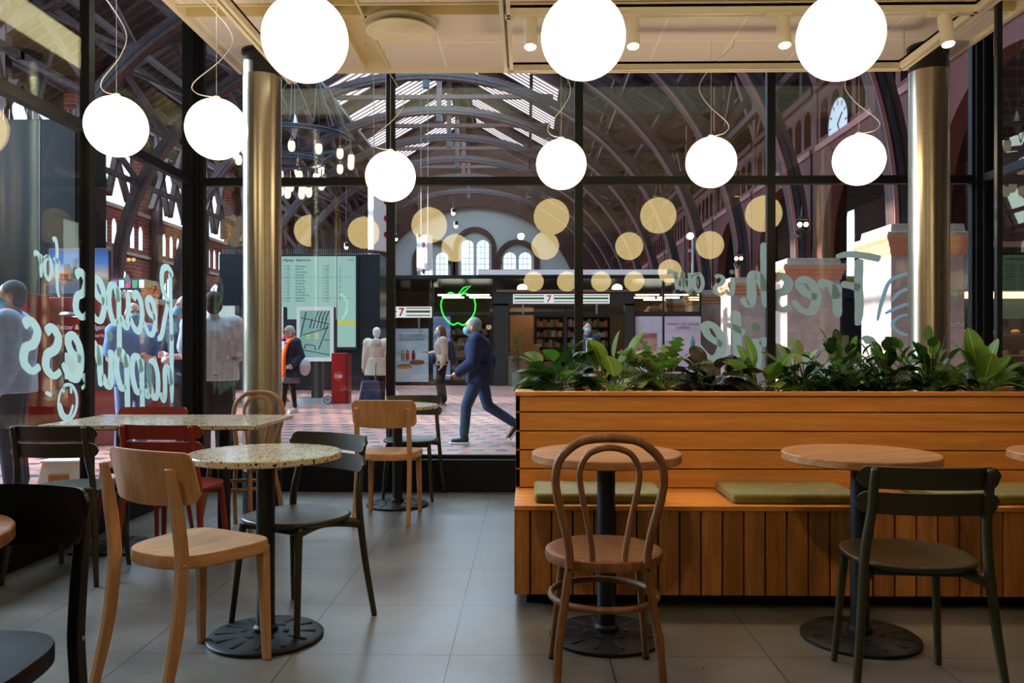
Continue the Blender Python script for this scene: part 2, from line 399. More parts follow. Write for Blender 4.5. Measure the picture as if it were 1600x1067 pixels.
def catmull(P, R, k, closed=False):
    n = len(P); op = []; orr = []; m = n if closed else n - 1
    for i in range(m):
        g = (lambda j: j % n) if closed else (lambda j: max(0, min(n - 1, j)))
        p0, p1, p2, p3 = P[g(i - 1)], P[g(i)], P[g(i + 1)], P[g(i + 2)]; r1, r2 = R[g(i)], R[g(i + 1)]
        for q in range(k):
            t = q / k; t2 = t * t; t3 = t2 * t
            op.append(0.5 * ((2 * p1) + (p2 - p0) * t + (2 * p0 - 5 * p1 + 4 * p2 - p3) * t2 + (3 * p1 - p0 - 3 * p2 + p3) * t3))
            orr.append(r1 + (r2 - r1) * t)
    if not closed: op.append(P[-1].copy()); orr.append(R[-1])
    return op, orr
def tag(o, label=None, cat=None, group=None, kind=None):
    if label: o['label'] = label
    if cat: o['category'] = cat
    if group: o['group'] = group
    if kind: o['kind'] = kind
    return o
def thing(name, label, cat, loc=(0, 0, 0), rz=0.0, group=None):
    o = bpy.data.objects.new(name, None); COL.objects.link(o); o.empty_display_size = 0.1
    o.location = loc; o.rotation_euler = (0, 0, rz); return tag(o, label, cat, group)
def copy_tree(o, parent=None, name=None):
    c = o.copy(); COL.objects.link(c); c.parent = parent
    for ch in [x for x in list(bpy.data.objects) if x.parent == o]: copy_tree(ch, c)
    return c
def dup(o, label, loc, rz=None, group=None):
    c = copy_tree(o); c.location = loc
    if rz is not None: c.rotation_euler = (0, 0, rz)
    c['label'] = label
    if group: c['group'] = group
    return c
def struct(o): o['kind'] = 'structure'; return o
def text(name, body, size, mat, loc, rot, parent=None, depth=0.002, align='LEFT', bold=False, mirror=False, sx=1.0):
    cu = bpy.data.curves.new(name, 'FONT'); cu.body = body; cu.size = size; cu.extrude = depth; cu.align_x = align
    if bold: cu.offset = size * 0.018
    tmp = bpy.data.objects.new(name, cu); COL.objects.link(tmp)
    bpy.context.view_layer.update(); dg = bpy.context.evaluated_depsgraph_get()
    me = bpy.data.meshes.new_from_object(tmp.evaluated_get(dg)); bpy.data.objects.remove(tmp)
    if sx != 1.0 or mirror:
        me.transform(Matrix.Diagonal((-sx if mirror else sx, 1, 1, 1)))
        if mirror: me.flip_normals()
    o = bpy.data.objects.new(name, me); COL.objects.link(o); me.materials.clear(); me.materials.append(M[mat] if isinstance(mat, str) else mat)
    o.location = loc; o.rotation_euler = rot
    if parent: o.parent = parent
    return o
# ================================================================ the cafe room
HG = -0.10                              # level of the station hall floor
GY, GX, GXR = 6.72, -2.74, 3.68         # glass planes
struct(MB().box(GX - 0.06, GXR + 0.06, -3.6, GY + 0.06, HG - 0.02, 0.0).build('floor', 'tile'))
struct(MB().box(-30, 22, -12, 75, HG - 0.3, HG).build('floor_hall', 'hallfloor'))
# back wall behind the camera
struct(MB().box(GX, GXR, -3.7, -3.6, 0, 3.26).build('wall_back', plain('back_wall', (34, 30, 26), 0.8)))
# ceiling island: white tiles with joints, two recessed channels
def ceil_mat():
    t = NT('ceiling_tiles'); g = t.n('ShaderNodeNewGeometry').outputs['Position']
    m = t.math('MAXIMUM', grid_mask(t, g, 0, -0.10, 0.5, 0.012), grid_mask(t, g, 1, 5.64, 0.6, 0.012))
    t.l(t.mix(m, lin((228, 216, 204)), lin((248, 240, 226))), t.b.inputs['Base Color']); t.b.inputs['Roughness'].default_value = 0.7; return t.m
M['ceil_tiles'] = ceil_mat()
CX0, CX1, CY1, CZ = -2.14, 3.02, 6.15, 3.26
c = MB()
ys = [(-3.6, 1.55), (1.75, 4.98), (5.16, CY1)]; xs = [(CX0, -1.22), (-1.02, CX1)]
for ya, yb in ys:
    for xa, xb in xs: c.box(xa, xb, ya, yb, CZ, CZ + 0.12)
ceiling = struct(c.build('ceiling', 'ceil_tiles'))
c = MB().box(CX0, CX1, -3.6, CY1, CZ + 0.06, CZ + 0.13)
for x in (-1.21, -1.03): c.box(x - 0.008, x + 0.008, -3.6, CY1, CZ - 0.012, CZ + 0.06)
for y in (1.56, 1.74, 4.99, 5.15): c.box(CX0, CX1, y - 0.008, y + 0.008, CZ - 0.010, CZ + 0.06)
struct(c.build('trim_1', 'channel'))
c = MB().box(CX0 - 0.03, CX1 + 0.03, CY1, CY1 + 0.03, CZ - 0.03, CZ + 0.2).box(CX0 - 0.03, CX0, -3.6, CY1, CZ - 0.03, CZ + 0.2).box(CX1, CX1 + 0.03, -3.6, CY1, CZ - 0.03, CZ + 0.2)
struct(c.build('trim_2', 'ceil_w'))
# suspended white track frame
tr = thing('lighting_track', 'white rectangular track frame hung below the white ceiling carrying small spotlights', 'light track', (0, 0, 0))
def rail(parent, x0, x1, y0, y1, z):
    b = MB()
    if abs(x1 - x0) > abs(y1 - y0):
        b.box(x0, x1, y0 - 0.03, y0 - 0.008, z, z + 0.055).box(x0, x1, y0 + 0.008, y0 + 0.03, z, z + 0.055).box(x0, x1, y0 - 0.03, y0 + 0.03, z + 0.04, z + 0.055)
    else:
        b.box(x0 - 0.03, x0 - 0.008, y0, y1, z, z + 0.055).box(x0 + 0.008, x0 + 0.03, y0, y1, z, z + 0.055).box(x0 - 0.03, x0 + 0.03, y0, y1, z + 0.04, z + 0.055)
    return b.build('rail', 'ceil_w', parent)
TZ = 3.0
rail(tr, -0.12, 2.48, 5.48, 5.48, TZ); rail(tr, -0.12, 2.48, 4.57, 4.57, TZ)
rail(tr, -0.12, -0.12, 0.6, 5.5, TZ); rail(tr, 2.48, 2.48, 0.6, 5.5, TZ); rail(tr, -0.12, 2.48, 0.6, 0.6, TZ)
for wx, wy in ((1.1, 4.57), (2.48, 5.45), (-0.12, 5.45), (-0.12, 0.7), (2.48, 0.7)): MB().tube([(wx, wy, 3.04), (wx, wy, CZ)], 0.004, 6).build('suspension_wire', 'cable', tr)
t2 = thing('lighting_track', 'straight white track rail hung below the ceiling above the terrazzo tables', 'light track')
rail(t2, -1.63, -1.63, 0.6, 5.70, TZ)
for wy in (5.6, 0.8): MB().tube([(-1.63, wy, 3.04), (-1.63, wy, CZ)], 0.004, 6).build('suspension_wire', 'cable', t2)
# track spots
lens = emit('spot_lens', (1.0, 0.82, 0.55), 14.0)
def make_spot(label, x, y):
    r = thing('track_spotlight', label, 'spotlight', (x, y, TZ), 0, 'cylindrical spotlights on the white ceiling track')
    MB().box(-0.09, 0.05, -0.022, 0.022, -0.025, 0.0).build('adapter', 'ceil_w', r, bevel=0.003)
    tilt = Matrix.Rotation(math.radians(-14), 3, 'X')
    MB().lathe([(0.034, -0.17), (0.036, -0.165), (0.036, 0), (0.03, 0.003)], (0, 0, -0.03), 24, tilt).build('lamp_housing', 'ceil_w', r, auto=True)
    MB().lathe([(0.030, -0.1735), (0.031, -0.1705)], (0, 0, -0.03), 24, tilt).build('lens', lens, r)
    d = bpy.data.lights.new('spot_beam', 'SPOT'); o = bpy.data.objects.new('spot_beam', d); COL.objects.link(o); o.parent = r
    d.energy = 45; d.spot_size = math.radians(52); d.spot_blend = 0.7; d.color = (1.0, 0.74, 0.42); d.shadow_soft_size = 0.03
    o.location = tilt @ Vector((0, 0, -0.185)) + Vector((0, 0, -0.03)); o.rotation_euler = (math.radians(-14), 0, 0)
for x, l in ((0.02, 'white track spotlight just left of the large middle globe lamp'), (0.58, 'white track spotlight just right of the large middle globe lamp'),
             (1.40, 'white track spotlight just left of the large right globe lamp'), (2.28, 'white track spotlight in front of the right steel column')):
    make_spot(l, x, 4.53)
# fill spotlights added out of view on the near rails to brighten the seating
def fill_spot(label, x, y, target, power=70):
    r = thing('track_spotlight', label, 'spotlight', (x, y, TZ), 0, 'cylindrical spotlights on the white ceiling track')
    MB().box(-0.022, 0.022, -0.09, 0.05, -0.025, 0.0).build('adapter', 'ceil_w', r, bevel=0.003)
    d = (Vector(target) - Vector((x, y, TZ - 0.03))).normalized(); q_ = d.to_track_quat('-Z', 'Y').to_matrix()
    MB().lathe([(0.034, -0.17), (0.036, -0.165), (0.036, 0), (0.03, 0.003)], (0, 0, -0.05), 24, q_).build('lamp_housing', 'ceil_w', r, auto=True)
    MB().lathe([(0.030, -0.1735), (0.031, -0.1705)], (0, 0, -0.05), 24, q_).build('lens', lens, r)
    L = bpy.data.lights.new('spot_beam', 'SPOT'); o = bpy.data.objects.new('spot_beam', L); COL.objects.link(o); o.parent = r
    L.energy = power; L.spot_size = math.radians(75); L.spot_blend = 1.0; L.color = (1.0, 0.74, 0.45); L.shadow_soft_size = 0.05
    o.location = Vector((0, 0, -0.05)) + d * 0.19; o.rotation_euler = q_.to_euler()
fill_spot('added fill spotlight out of view above the camera, aimed at the left end of the bench', -0.12, 0.9, (0.6, 4.1, 0.6))
fill_spot('added fill spotlight out of view above the camera, aimed at the right end of the bench', 2.48, 0.9, (1.9, 4.1, 0.6))
fill_spot('added fill spotlight out of view above the camera, aimed at the beech chair', -1.63, 0.8, (-1.5, 3.6, 0.6), 45)
# air diffuser
r = thing('air_diffuser', 'round white slotted air diffuser mounted under the white ceiling', 'ceiling vent', (-0.81, 5.28, CZ))
prof = [(0.0, -0.075)]
for k in range(1, 13): q = 0.215 * k / 13; prof += [(q, -0.075), (q + 0.002, -0.071), (q + 0.008, -0.071), (q + 0.010, -0.075)]
MB().lathe(prof + [(0.222, -0.07), (0.222, -0.06), (0.2, -0.052)], seg=48).build('grille', 'ceil_w', r, auto=True)
MB().lathe([(0.235, -0.028), (0.235, -0.02), (0.215, 0.0)], seg=48).build('mounting_ring', 'ceil_w', r, auto=True)
MB().tube([(0, 0, -0.06), (0, 0, 0)], 0.15, 24).build('neck', 'darkgrey', r)
r2 = dup(r, 'round white air diffuser half cut off by the top edge above the benches', (1.45, 4.55, CZ)); r['group'] = r2['group'] = 'ceiling diffusers'
# columns
def column(label, x, y):
    r = thing('steel_column', label, 'column', (x, y, 0), 0, 'brushed steel columns')
    MB().lathe([(0.132, 0.30), (0.132, 3.08)], seg=64).build('shaft', 'steel', r, auto=True)
    MB().lathe([(0.134, 0.0), (0.134, 0.30), (0.130, 0.30)], seg=64).build('base_sleeve', 'frame', r, auto=True)
    MB().lathe([(0.128, 3.08), (0.128, 3.24), (0.142, 3.24), (0.142, CZ)], seg=64).build('collar', 'black', r, auto=True)
column('shiny steel column on the left behind the pale speckled tables', -1.875, 5.80)
column('shiny steel column on the right behind the planter', 2.80, 5.78)
# glazed walls
ZT, FW = 5.0, 0.033
def bay(n, axis, a, b, fixed, z0=0.26, zt=2.526):
    """one glazed bay: frame bars, a pane above and one below the transom"""
    f = MB()
    def bar(u0, u1, v0, v1, t0=-0.03, t1=0.03):
        if axis == 'x': f.box(u0, u1, fixed + t0, fixed + t1, v0, v1)
        else: f.box(fixed + t0, fixed + t1, u0, u1, v0, v1)
    bar(a, a + FW, z0, ZT); bar(b - FW, b, z0, ZT); bar(a + FW, b - FW, zt - 0.035, zt + 0.03); bar(a + FW, b - FW, z0, z0 + 0.03); bar(a + FW, b - FW, ZT - 0.05, ZT)
    o = struct(f.build('window_%d' % n, 'frame'))
    for v0, v1 in ((z0 + 0.03, zt - 0.035), (zt + 0.03, ZT - 0.05)):
        g = MB()
        if axis == 'x': g.box(a + FW, b - FW, fixed - 0.004, fixed + 0.004, v0, v1)
        else: g.box(fixed - 0.004, fixed + 0.004, a + FW, b - FW, v0, v1)
        g.build('glass_pane', 'glass', o)
    return o
xsb = [GX + 0.06, -1.113, 0.424, 1.980, GXR - 0.06]
for i in range(4): bay(i + 1, 'x', xsb[i], xsb[i + 1], GY)
ysl = [-3.5, -1.2, 0.37, 1.94, 3.51, 5.08, GY - 0.06]
for i in range(6): bay(i + 5, 'y', ysl[i], ysl[i + 1], GX)
for i in range(6): bay(i + 11, 'y', ysl[i], ysl[i + 1], GXR)
c = MB()
for x in (GX, GXR): c.box(x - 0.07, x + 0.06, GY - 0.06, GY + 0.07, 0, ZT)
struct(c.build('trim_3', 'frame'))
c = MB().box(GX, GXR, GY - 0.10, GY + 0.05, 0, 0.26); struct(c.build('baseboard_back', 'plinth', bevel=0.004))
struct(MB().box(GX - 0.05, GX + 0.075, -3.6, GY - 0.10, 0, 0.26).build('baseboard_left', 'plinth', bevel=0.004))
struct(MB().box(GXR - 0.10, GXR + 0.05, -3.6, GY - 0.10, 0, 0.26).build('baseboard_right', 'plinth', bevel=0.004))
# thin post standing on the back of the planter
tag(MB().box(2.655, 2.685, 4.69, 4.72, 0.945, CZ).build('metal_post', 'black'), 'thin black post rising from the planter rim at the right edge', 'post')

# ---------------------------------------------------------------- globe pendants
globes = []
def globe(label, x, y, z, seed):
    if not globes:
        r = thing('globe_pendant', label, 'pendant lamp', (x, y, z), 0, 'opal glass globe pendants')
        MB().ball((0, 0, 0), 0.17, 48).build('glass_globe', 'globe', r, smooth=True)
        MB().lathe([(0.018, 0.165), (0.022, 0.168), (0.022, 0.180), (0.012, 0.188)], seg=20).build('cap', 'white', r, auto=True)
        globes.append(r)
    else:
        r = globes[0].copy(); COL.objects.link(r); r.location = (x, y, z); r['label'] = label
        for ch in globes[0].children:
            if ch.name.startswith(('power_cable', 'suspension_wire')): continue
            c = ch.copy(); COL.objects.link(c); c.parent = r
    MB().tube([(0, 0, 0.18), (0, 0, CZ - z)], 0.0012, 5).build('suspension_wire', 'cable', r)
    rnd = random.Random(seed); pts = [(0.012, 0, 0.178)]; s = rnd.choice((-1, 1)); top = CZ - z
    amp = rnd.uniform(0.05, 0.09)
    pts += [(s * amp * 1.4, 0.01, 0.205), (s * amp * 1.7, 0.02, 0.27), (-s * amp * 0.4, 0.0, 0.40), (-s * amp * 1.2, -0.02, 0.52), (s * amp * 0.6, 0.0, top * 0.82), (s * amp * 2.2, 0.02, top - 0.05), (s * amp * 2.3, 0.02, top)]
    MB().tube(pts, 0.0028, 6, smooth=7).build('power_cable', 'cable', r)
    return r
GL = [(-0.885, 3.27, 2.398, 'large glowing globe lamp above the round terrazzo table, top left of centre'),
      (0.228, 3.32, 2.417, 'large glowing globe lamp above the bentwood chair, top centre'),
      (1.257, 3.32, 2.41, 'large glowing globe lamp above the right wooden table, top right'),
      (-0.93, 5.6, 2.333, 'small far globe lamp overlapping the window bar left of centre, lowest of all'),
      (0.235, 5.6, 2.411, 'small far globe lamp overlapping the window bar right of centre'),
      (1.25, 5.6, 2.42, 'small far globe lamp second from right in the back row'),
      (2.245, 5.6, 2.433, 'small far globe lamp just left of the right steel column'),
      (-2.33, 4.63, 2.42, 'glowing globe lamp leftmost, hanging over the left window wall'),
      (-1.754, 4.62, 2.40, 'glowing globe lamp touching the left steel column'),
      (2.245, 3.32, 2.42, 'globe lamp in the middle row beyond the right edge'),
      (2.07, 1.5, 2.27, 'globe lamp hanging near the camera on the right'),
      (0.118, -0.5, 2.285, 'globe lamp behind the camera, first of four'), (0.68, -0.5, 2.285, 'globe lamp behind the camera, second of four'),
      (1.257, -0.5, 2.285, 'globe lamp behind the camera, third of four'), (1.815, -0.5, 2.285, 'globe lamp behind the camera, last of four')]
for i, (x, y, z, l) in enumerate(GL): globe(l, x, y, z, 11 + i)
# neon apple on the wall behind the camera (mirrored in the windows)
neon = emit('green_neon', (0.03, 1.0, 0.12), 18.0)
r = thing('neon_apple_sign', 'green neon outline of an apple on the wall behind the camera', 'neon sign', (-1.42, -3.5, 2.0))
MB().tube([(0, 0, 0.22), (-0.16, 0, 0.30), (-0.34, 0, 0.12), (-0.30, 0, -0.16), (-0.12, 0, -0.36), (0, 0, -0.33), (0.14, 0, -0.36), (0.34, 0, -0.12), (0.34, 0, 0.16), (0.16, 0, 0.28)], 0.016, 8, closed=True, smooth=5).build('outline_tube', neon, r, smooth=True)
MB().tube([(0.0, 0, 0.26), (0.12, 0, 0.40), (0.26, 0, 0.44), (0.14, 0, 0.32)], 0.014, 8, closed=True).build('leaf_tube', neon, r, smooth=True)

# ---------------------------------------------------------------- bench with planter
PX0, PX1 = -0.055, 3.55
ben = thing('slatted_bench', 'long slatted larch bench with a high planked back', 'bench', (0, 0, 0))
c = MB(); pitch = 0.0945; x = PX0 + 0.004; w = 0.070
while x < PX1:
    x2 = min(x + w, PX1); c.box(x, x2 - 0.007, 3.655, 3.675, 0.068, 0.440); x = x2; w = pitch
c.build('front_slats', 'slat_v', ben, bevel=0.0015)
c = MB().box(PX0 + 0.01, PX1, 3.675, 4.70, 0.066, 0.44); c.box(PX0 + 0.02, PX1, 4.15, 4.70, 0.44, 0.86); c.build('carcass', 'slat_d', ben)
c = MB().box(PX0, PX0 + 0.01, 3.66, 4.72, 0.068, 0.44).box(PX0, PX0 + 0.02, 4.12, 4.74, 0.445, 0.92); c.build('end_panel', 'slat_v', ben)
c = MB().box(PX0, PX1, 3.65, 3.682, 0.442, 0.463); y = 3.686
while y < 4.12: c.box(PX0, PX1, y, min(y + 0.087, 4.125), 0.442, 0.463); y += 0.0905
c.build('seat_boards', 'slat', ben, bevel=0.001)
c = MB(); z = 0.467
while z < 0.90: c.box(PX0, PX1, 4.12, 4.145, z, min(z + 0.0885, 0.922)); z += 0.0945
c.build('back_boards', 'slat', ben, bevel=0.0012)
MB().box(0.0, PX1, 3.76, 4.66, 0.0, 0.068).build('kick_plinth', 'plinth', ben)
c = MB().box(PX0 - 0.004, PX1, 4.105, 4.21, 0.925, 0.944).box(PX0 - 0.004, PX1, 4.67, 4.74, 0.925, 0.944).box(PX0 - 0.004, PX0 + 0.09, 4.21, 4.67, 0.925, 0.944)
c.build('planter_rim', 'slat', ben, bevel=0.0015)
MB().box(PX0 + 0.09, PX1, 4.21, 4.67, 0.86, 0.905).build('soil_bed', 'soil', ben)
def cushion(label, x0, x1):
    o = MB().box(x0, x1, 3.70, 4.07, 0.4635, 0.508).build('bench_cushion', 'cushion', bevel=0.016, auto=True)
    o.modifiers['bevel'].segments = 4
    return tag(o, label, 'cushion', 'moss green cushions on the bench')
cushion('moss green cushion on the bench behind the bentwood chair', 0.035, 0.625)
cushion('moss green cushion left of the olive chair behind the middle wooden table', 0.925, 1.515)
cushion('moss green cushion at the right edge, right of the olive chair', 1.83, 2.42)

# ---------------------------------------------------------------- tables
def disc_base(parent, r=0.228):
    b = MB(); seg = 48
    b.lathe([(r, 0.0), (r, 0.012), (r - 0.008, 0.018), (0.10, 0.024), (0.045, 0.030), (0.0, 0.031)], seg=64)
    o = b.build('base_plate', 'castiron', parent, auto=True)
    s = MB()
    for k in range(12):
        a = 2 * PI * k / 12 + 0.13; rot = Matrix.Rotation(a, 3, 'Z'); c0 = rot @ Vector((0.155, 0, 0.0212))
        s.cbox(c0, (0.085, 0.017, 0.005), rot @ Matrix.Rotation(-0.045, 3, 'Y').to_3x3() if False else rot)
    for k in range(6):
        a = 2 * PI * k / 6; rot = Matrix.Rotation(a, 3, 'Z'); s.cbox(rot @ Vector((0.083, 0, 0.0265)), (0.022, 0.03, 0.004), rot)
    s.build('slot', plain('slot_black', (6, 6, 7), 0.9) if 'slotm' not in M else M['slotm'], o, bevel=0.003)
    MB().tube([(0, 0, 0.03), (0, 0, 0.70)], 0.0365, 24).build('post', 'black', parent, auto=True)
    MB().lathe([(0.05, 0.026), (0.048, 0.045), (0.038, 0.055)], seg=32).build('post_collar', 'castiron', parent, auto=True)
    sp = MB().box(-0.16, 0.16, -0.018, 0.018, 0.70, 0.718).box(-0.018, 0.018, -0.16, 0.16, 0.70, 0.718); sp.build('top_bracket', 'black', parent)
M['slotm'] = plain('slot_black', (6, 6, 7), 0.9)
def round_table(label, x, y, mat, rz, group, r=0.30, th=0.026):
    t = thing('cafe_table', label, 'table', (x, y, 0), rz, group); disc_base(t)
    MB().lathe([(r - 0.004, 0.745 - th), (r, 0.745 - th + 0.004), (r, 0.741), (r - 0.004, 0.745), (0, 0.745)], seg=80).build('tabletop', mat, t, auto=True)
    return t
round_table('round pale terrazzo table between the front beech chair and an olive chair', -1.05, 3.29, 'terrazzo', 0.0, 'round terrazzo tables')
round_table('distant round terrazzo table by the back window', -0.955, 6.06, 'terrazzo', 0.4, 'round terrazzo tables')
g = 'round wooden tables at the bench'
round_table('round wooden table behind the bentwood chair, leftmost at the bench', 0.32, 3.32, 'oak_top', 0.1, g, th=0.034)
round_table('round wooden table behind the front olive chair', 1.335, 3.32, 'oak_top', 0.5, g, th=0.034)
round_table('round wooden table cut off by the right edge', 2.26, 3.32, 'oak_top', 0.2, g, th=0.034)
round_table('round wooden table cut off by the left edge beside the black chair', -1.485, 1.80, 'oak_top', 0.0, g, th=0.034)
def square_table(label, x0, x1, px):
    t = thing('cafe_table', label, 'table', ((x0 + x1) / 2, 4.77, 0), 0, 'square terrazzo tables pushed together')
    hw = (x1 - x0) / 2
    poly = []
    for sx, sy in ((1, -1), (1, 1), (-1, 1), (-1, -1)):
        for a in (0, 1):
            poly.append((sx * (hw - (0.014 if (a == 0) == (sx * sy < 0) and False else 0)), sy * 0.355))
    MB().box(-hw + 0.001, hw - 0.001, -0.355, 0.355, 0.719, 0.745).build('tabletop', 'terrazzo', t, bevel=0.005)
    b = MB().box(-0.21, 0.21, -0.21, 0.21, 0.0, 0.016).build('base_plate', 'castiron', t, bevel=0.006)
    s = MB()
    for k in range(12):
        a = 2 * PI * k / 12 + 0.13; rot = Matrix.Rotation(a, 3, 'Z'); s.cbox(rot @ Vector((0.135, 0, 0.0165)), (0.085, 0.015, 0.004), rot)
    s.build('slot', 'slotm', b)
    MB().tube([(0, 0, 0.014), (0, 0, 0.70)], 0.036, 24).build('post', 'black', t, auto=True)
    MB().box(-0.2, 0.2, -0.2, 0.2, 0.70, 0.719).build('top_bracket', 'black', t)
square_table('left half of the long pale speckled table against the left window', -2.655, -2.075, 0)
square_table('right half of the long pale speckled table, before the steel column', -2.073, -1.46, 0)

# ---------------------------------------------------------------- chairs (front = +Y)
def curved_slat(z, h, half, ydeep, y0, th, lean=0.0, rnd=0.5):
    """horizontal back slat bent in plan, with rounded ends"""
    def f(u, v):
        q_ = u * 2 - 1; s = math.copysign(1 - (1 - abs(q_)) ** 1.9, q_); x = s * half
        e = max(0.0, abs(s) * half - (half - h * rnd)) / (h * rnd)
        hh = h * math.sqrt(max(0.0, 1 - e * e * 0.985)) if e > 0 else h
        zz = z + (v - 0.5) * hh
        y = y0 + ydeep * (s * s) + (v - 0.5) * lean * -1
        n = Vector((-2 * ydeep * s / half, 1, 0.15))
        return (x, y, zz), n
    return MB().sheet(f, 48, 8, th)
def make_olive(label, mat, loc, rz, group):
    r = thing('slat_back_chair', label, 'chair', loc, rz, group)
    # backrest: two slats in front of the posts
    curved_slat(0.745, 0.072, 0.222, 0.045, -0.232, 0.011, 0.012).build('backrest', mat, r, smooth=False, auto=True)
    curved_slat(0.661, 0.072, 0.222, 0.045, -0.220, 0.011, 0.012).build('backrest', mat, r, auto=True)
    for s in (-1, 1):
        MB().tube([(s * 0.238, -0.222, 0.008), (s * 0.215, -0.195, 0.22), (s * 0.200, -0.178, 0.40), (s * 0.190, -0.176, 0.52), (s * 0.180, -0.196, 0.62), (s * 0.178, -0.220, 0.74), (s * 0.178, -0.228, 0.772), (s * 0.178, -0.229, 0.779)],
                  [0.0125, 0.0145, 0.016, 0.016, 0.0155, 0.015, 0.0135, 0.006], 14, smooth=5).build('leg', mat, r, smooth=True)
        MB().tube([(s * 0.186, 0.190, 0.008), (s * 0.158, 0.150, 0.425)], [0.0125, 0.0155], 14).build('leg', mat, r, auto=True)
        MB().lathe([(0.012, 0), (0.012, 0.012)], (s * 0.238, -0.222, 0), 12).build('foot_cap', 'black', r)
        MB().lathe([(0.012, 0), (0.012, 0.012)], (s * 0.186, 0.190, 0), 12).build('foot_cap', 'black', r)
        MB().tube([(s * 0.200, -0.178, 0.405), (s * 0.15, -0.10, 0.420), (s * 0.13, 0.0, 0.428), (s * 0.158, 0.150, 0.420)], 0.0165, 10, smooth=5, flat=1.3).build('side_rail', mat, r, smooth=True)
    MB().beam((-0.14, 0.13, 0.42), (0.14, 0.13, 0.42), 0.03, 0.03).build('cross_rail', mat, r, bevel=0.004); MB().beam((-0.15, -0.11, 0.42), (0.15, -0.11, 0.42), 0.03, 0.03).build('cross_rail', mat, r, bevel=0.004)
    # seat: softly squared round, dished
    b = MB(); rings = []; seg = 56
    def rad(a, k):
        c_, s_ = math.cos(a), math.sin(a); p = 2.5
        return k / ((abs(c_) ** p + abs(s_ * (1.02 if s_ < 0 else 0.97)) ** p) ** (1 / p))
    for k, z in ((0.0001, 0.433), (0.19, 0.434), (0.207, 0.440), (0.212, 0.448), (0.208, 0.456), (0.195, 0.458), (0.15, 0.454), (0.08, 0.450), (0.0001, 0.449)):
        rings.append([b.bm.verts.new((rad(2 * PI * i / seg, k) * math.cos(2 * PI * i / seg), rad(2 * PI * i / seg, k) * math.sin(2 * PI * i / seg) - 0.005, z)) for i in range(seg)])
    for i in range(len(rings) - 1):
        for k in range(seg): b.bm.faces.new((rings[i][k], rings[i][(k + 1) % seg], rings[i + 1][(k + 1) % seg], rings[i + 1][k]))
    b.build('seat', mat, r, smooth=True)
    return r
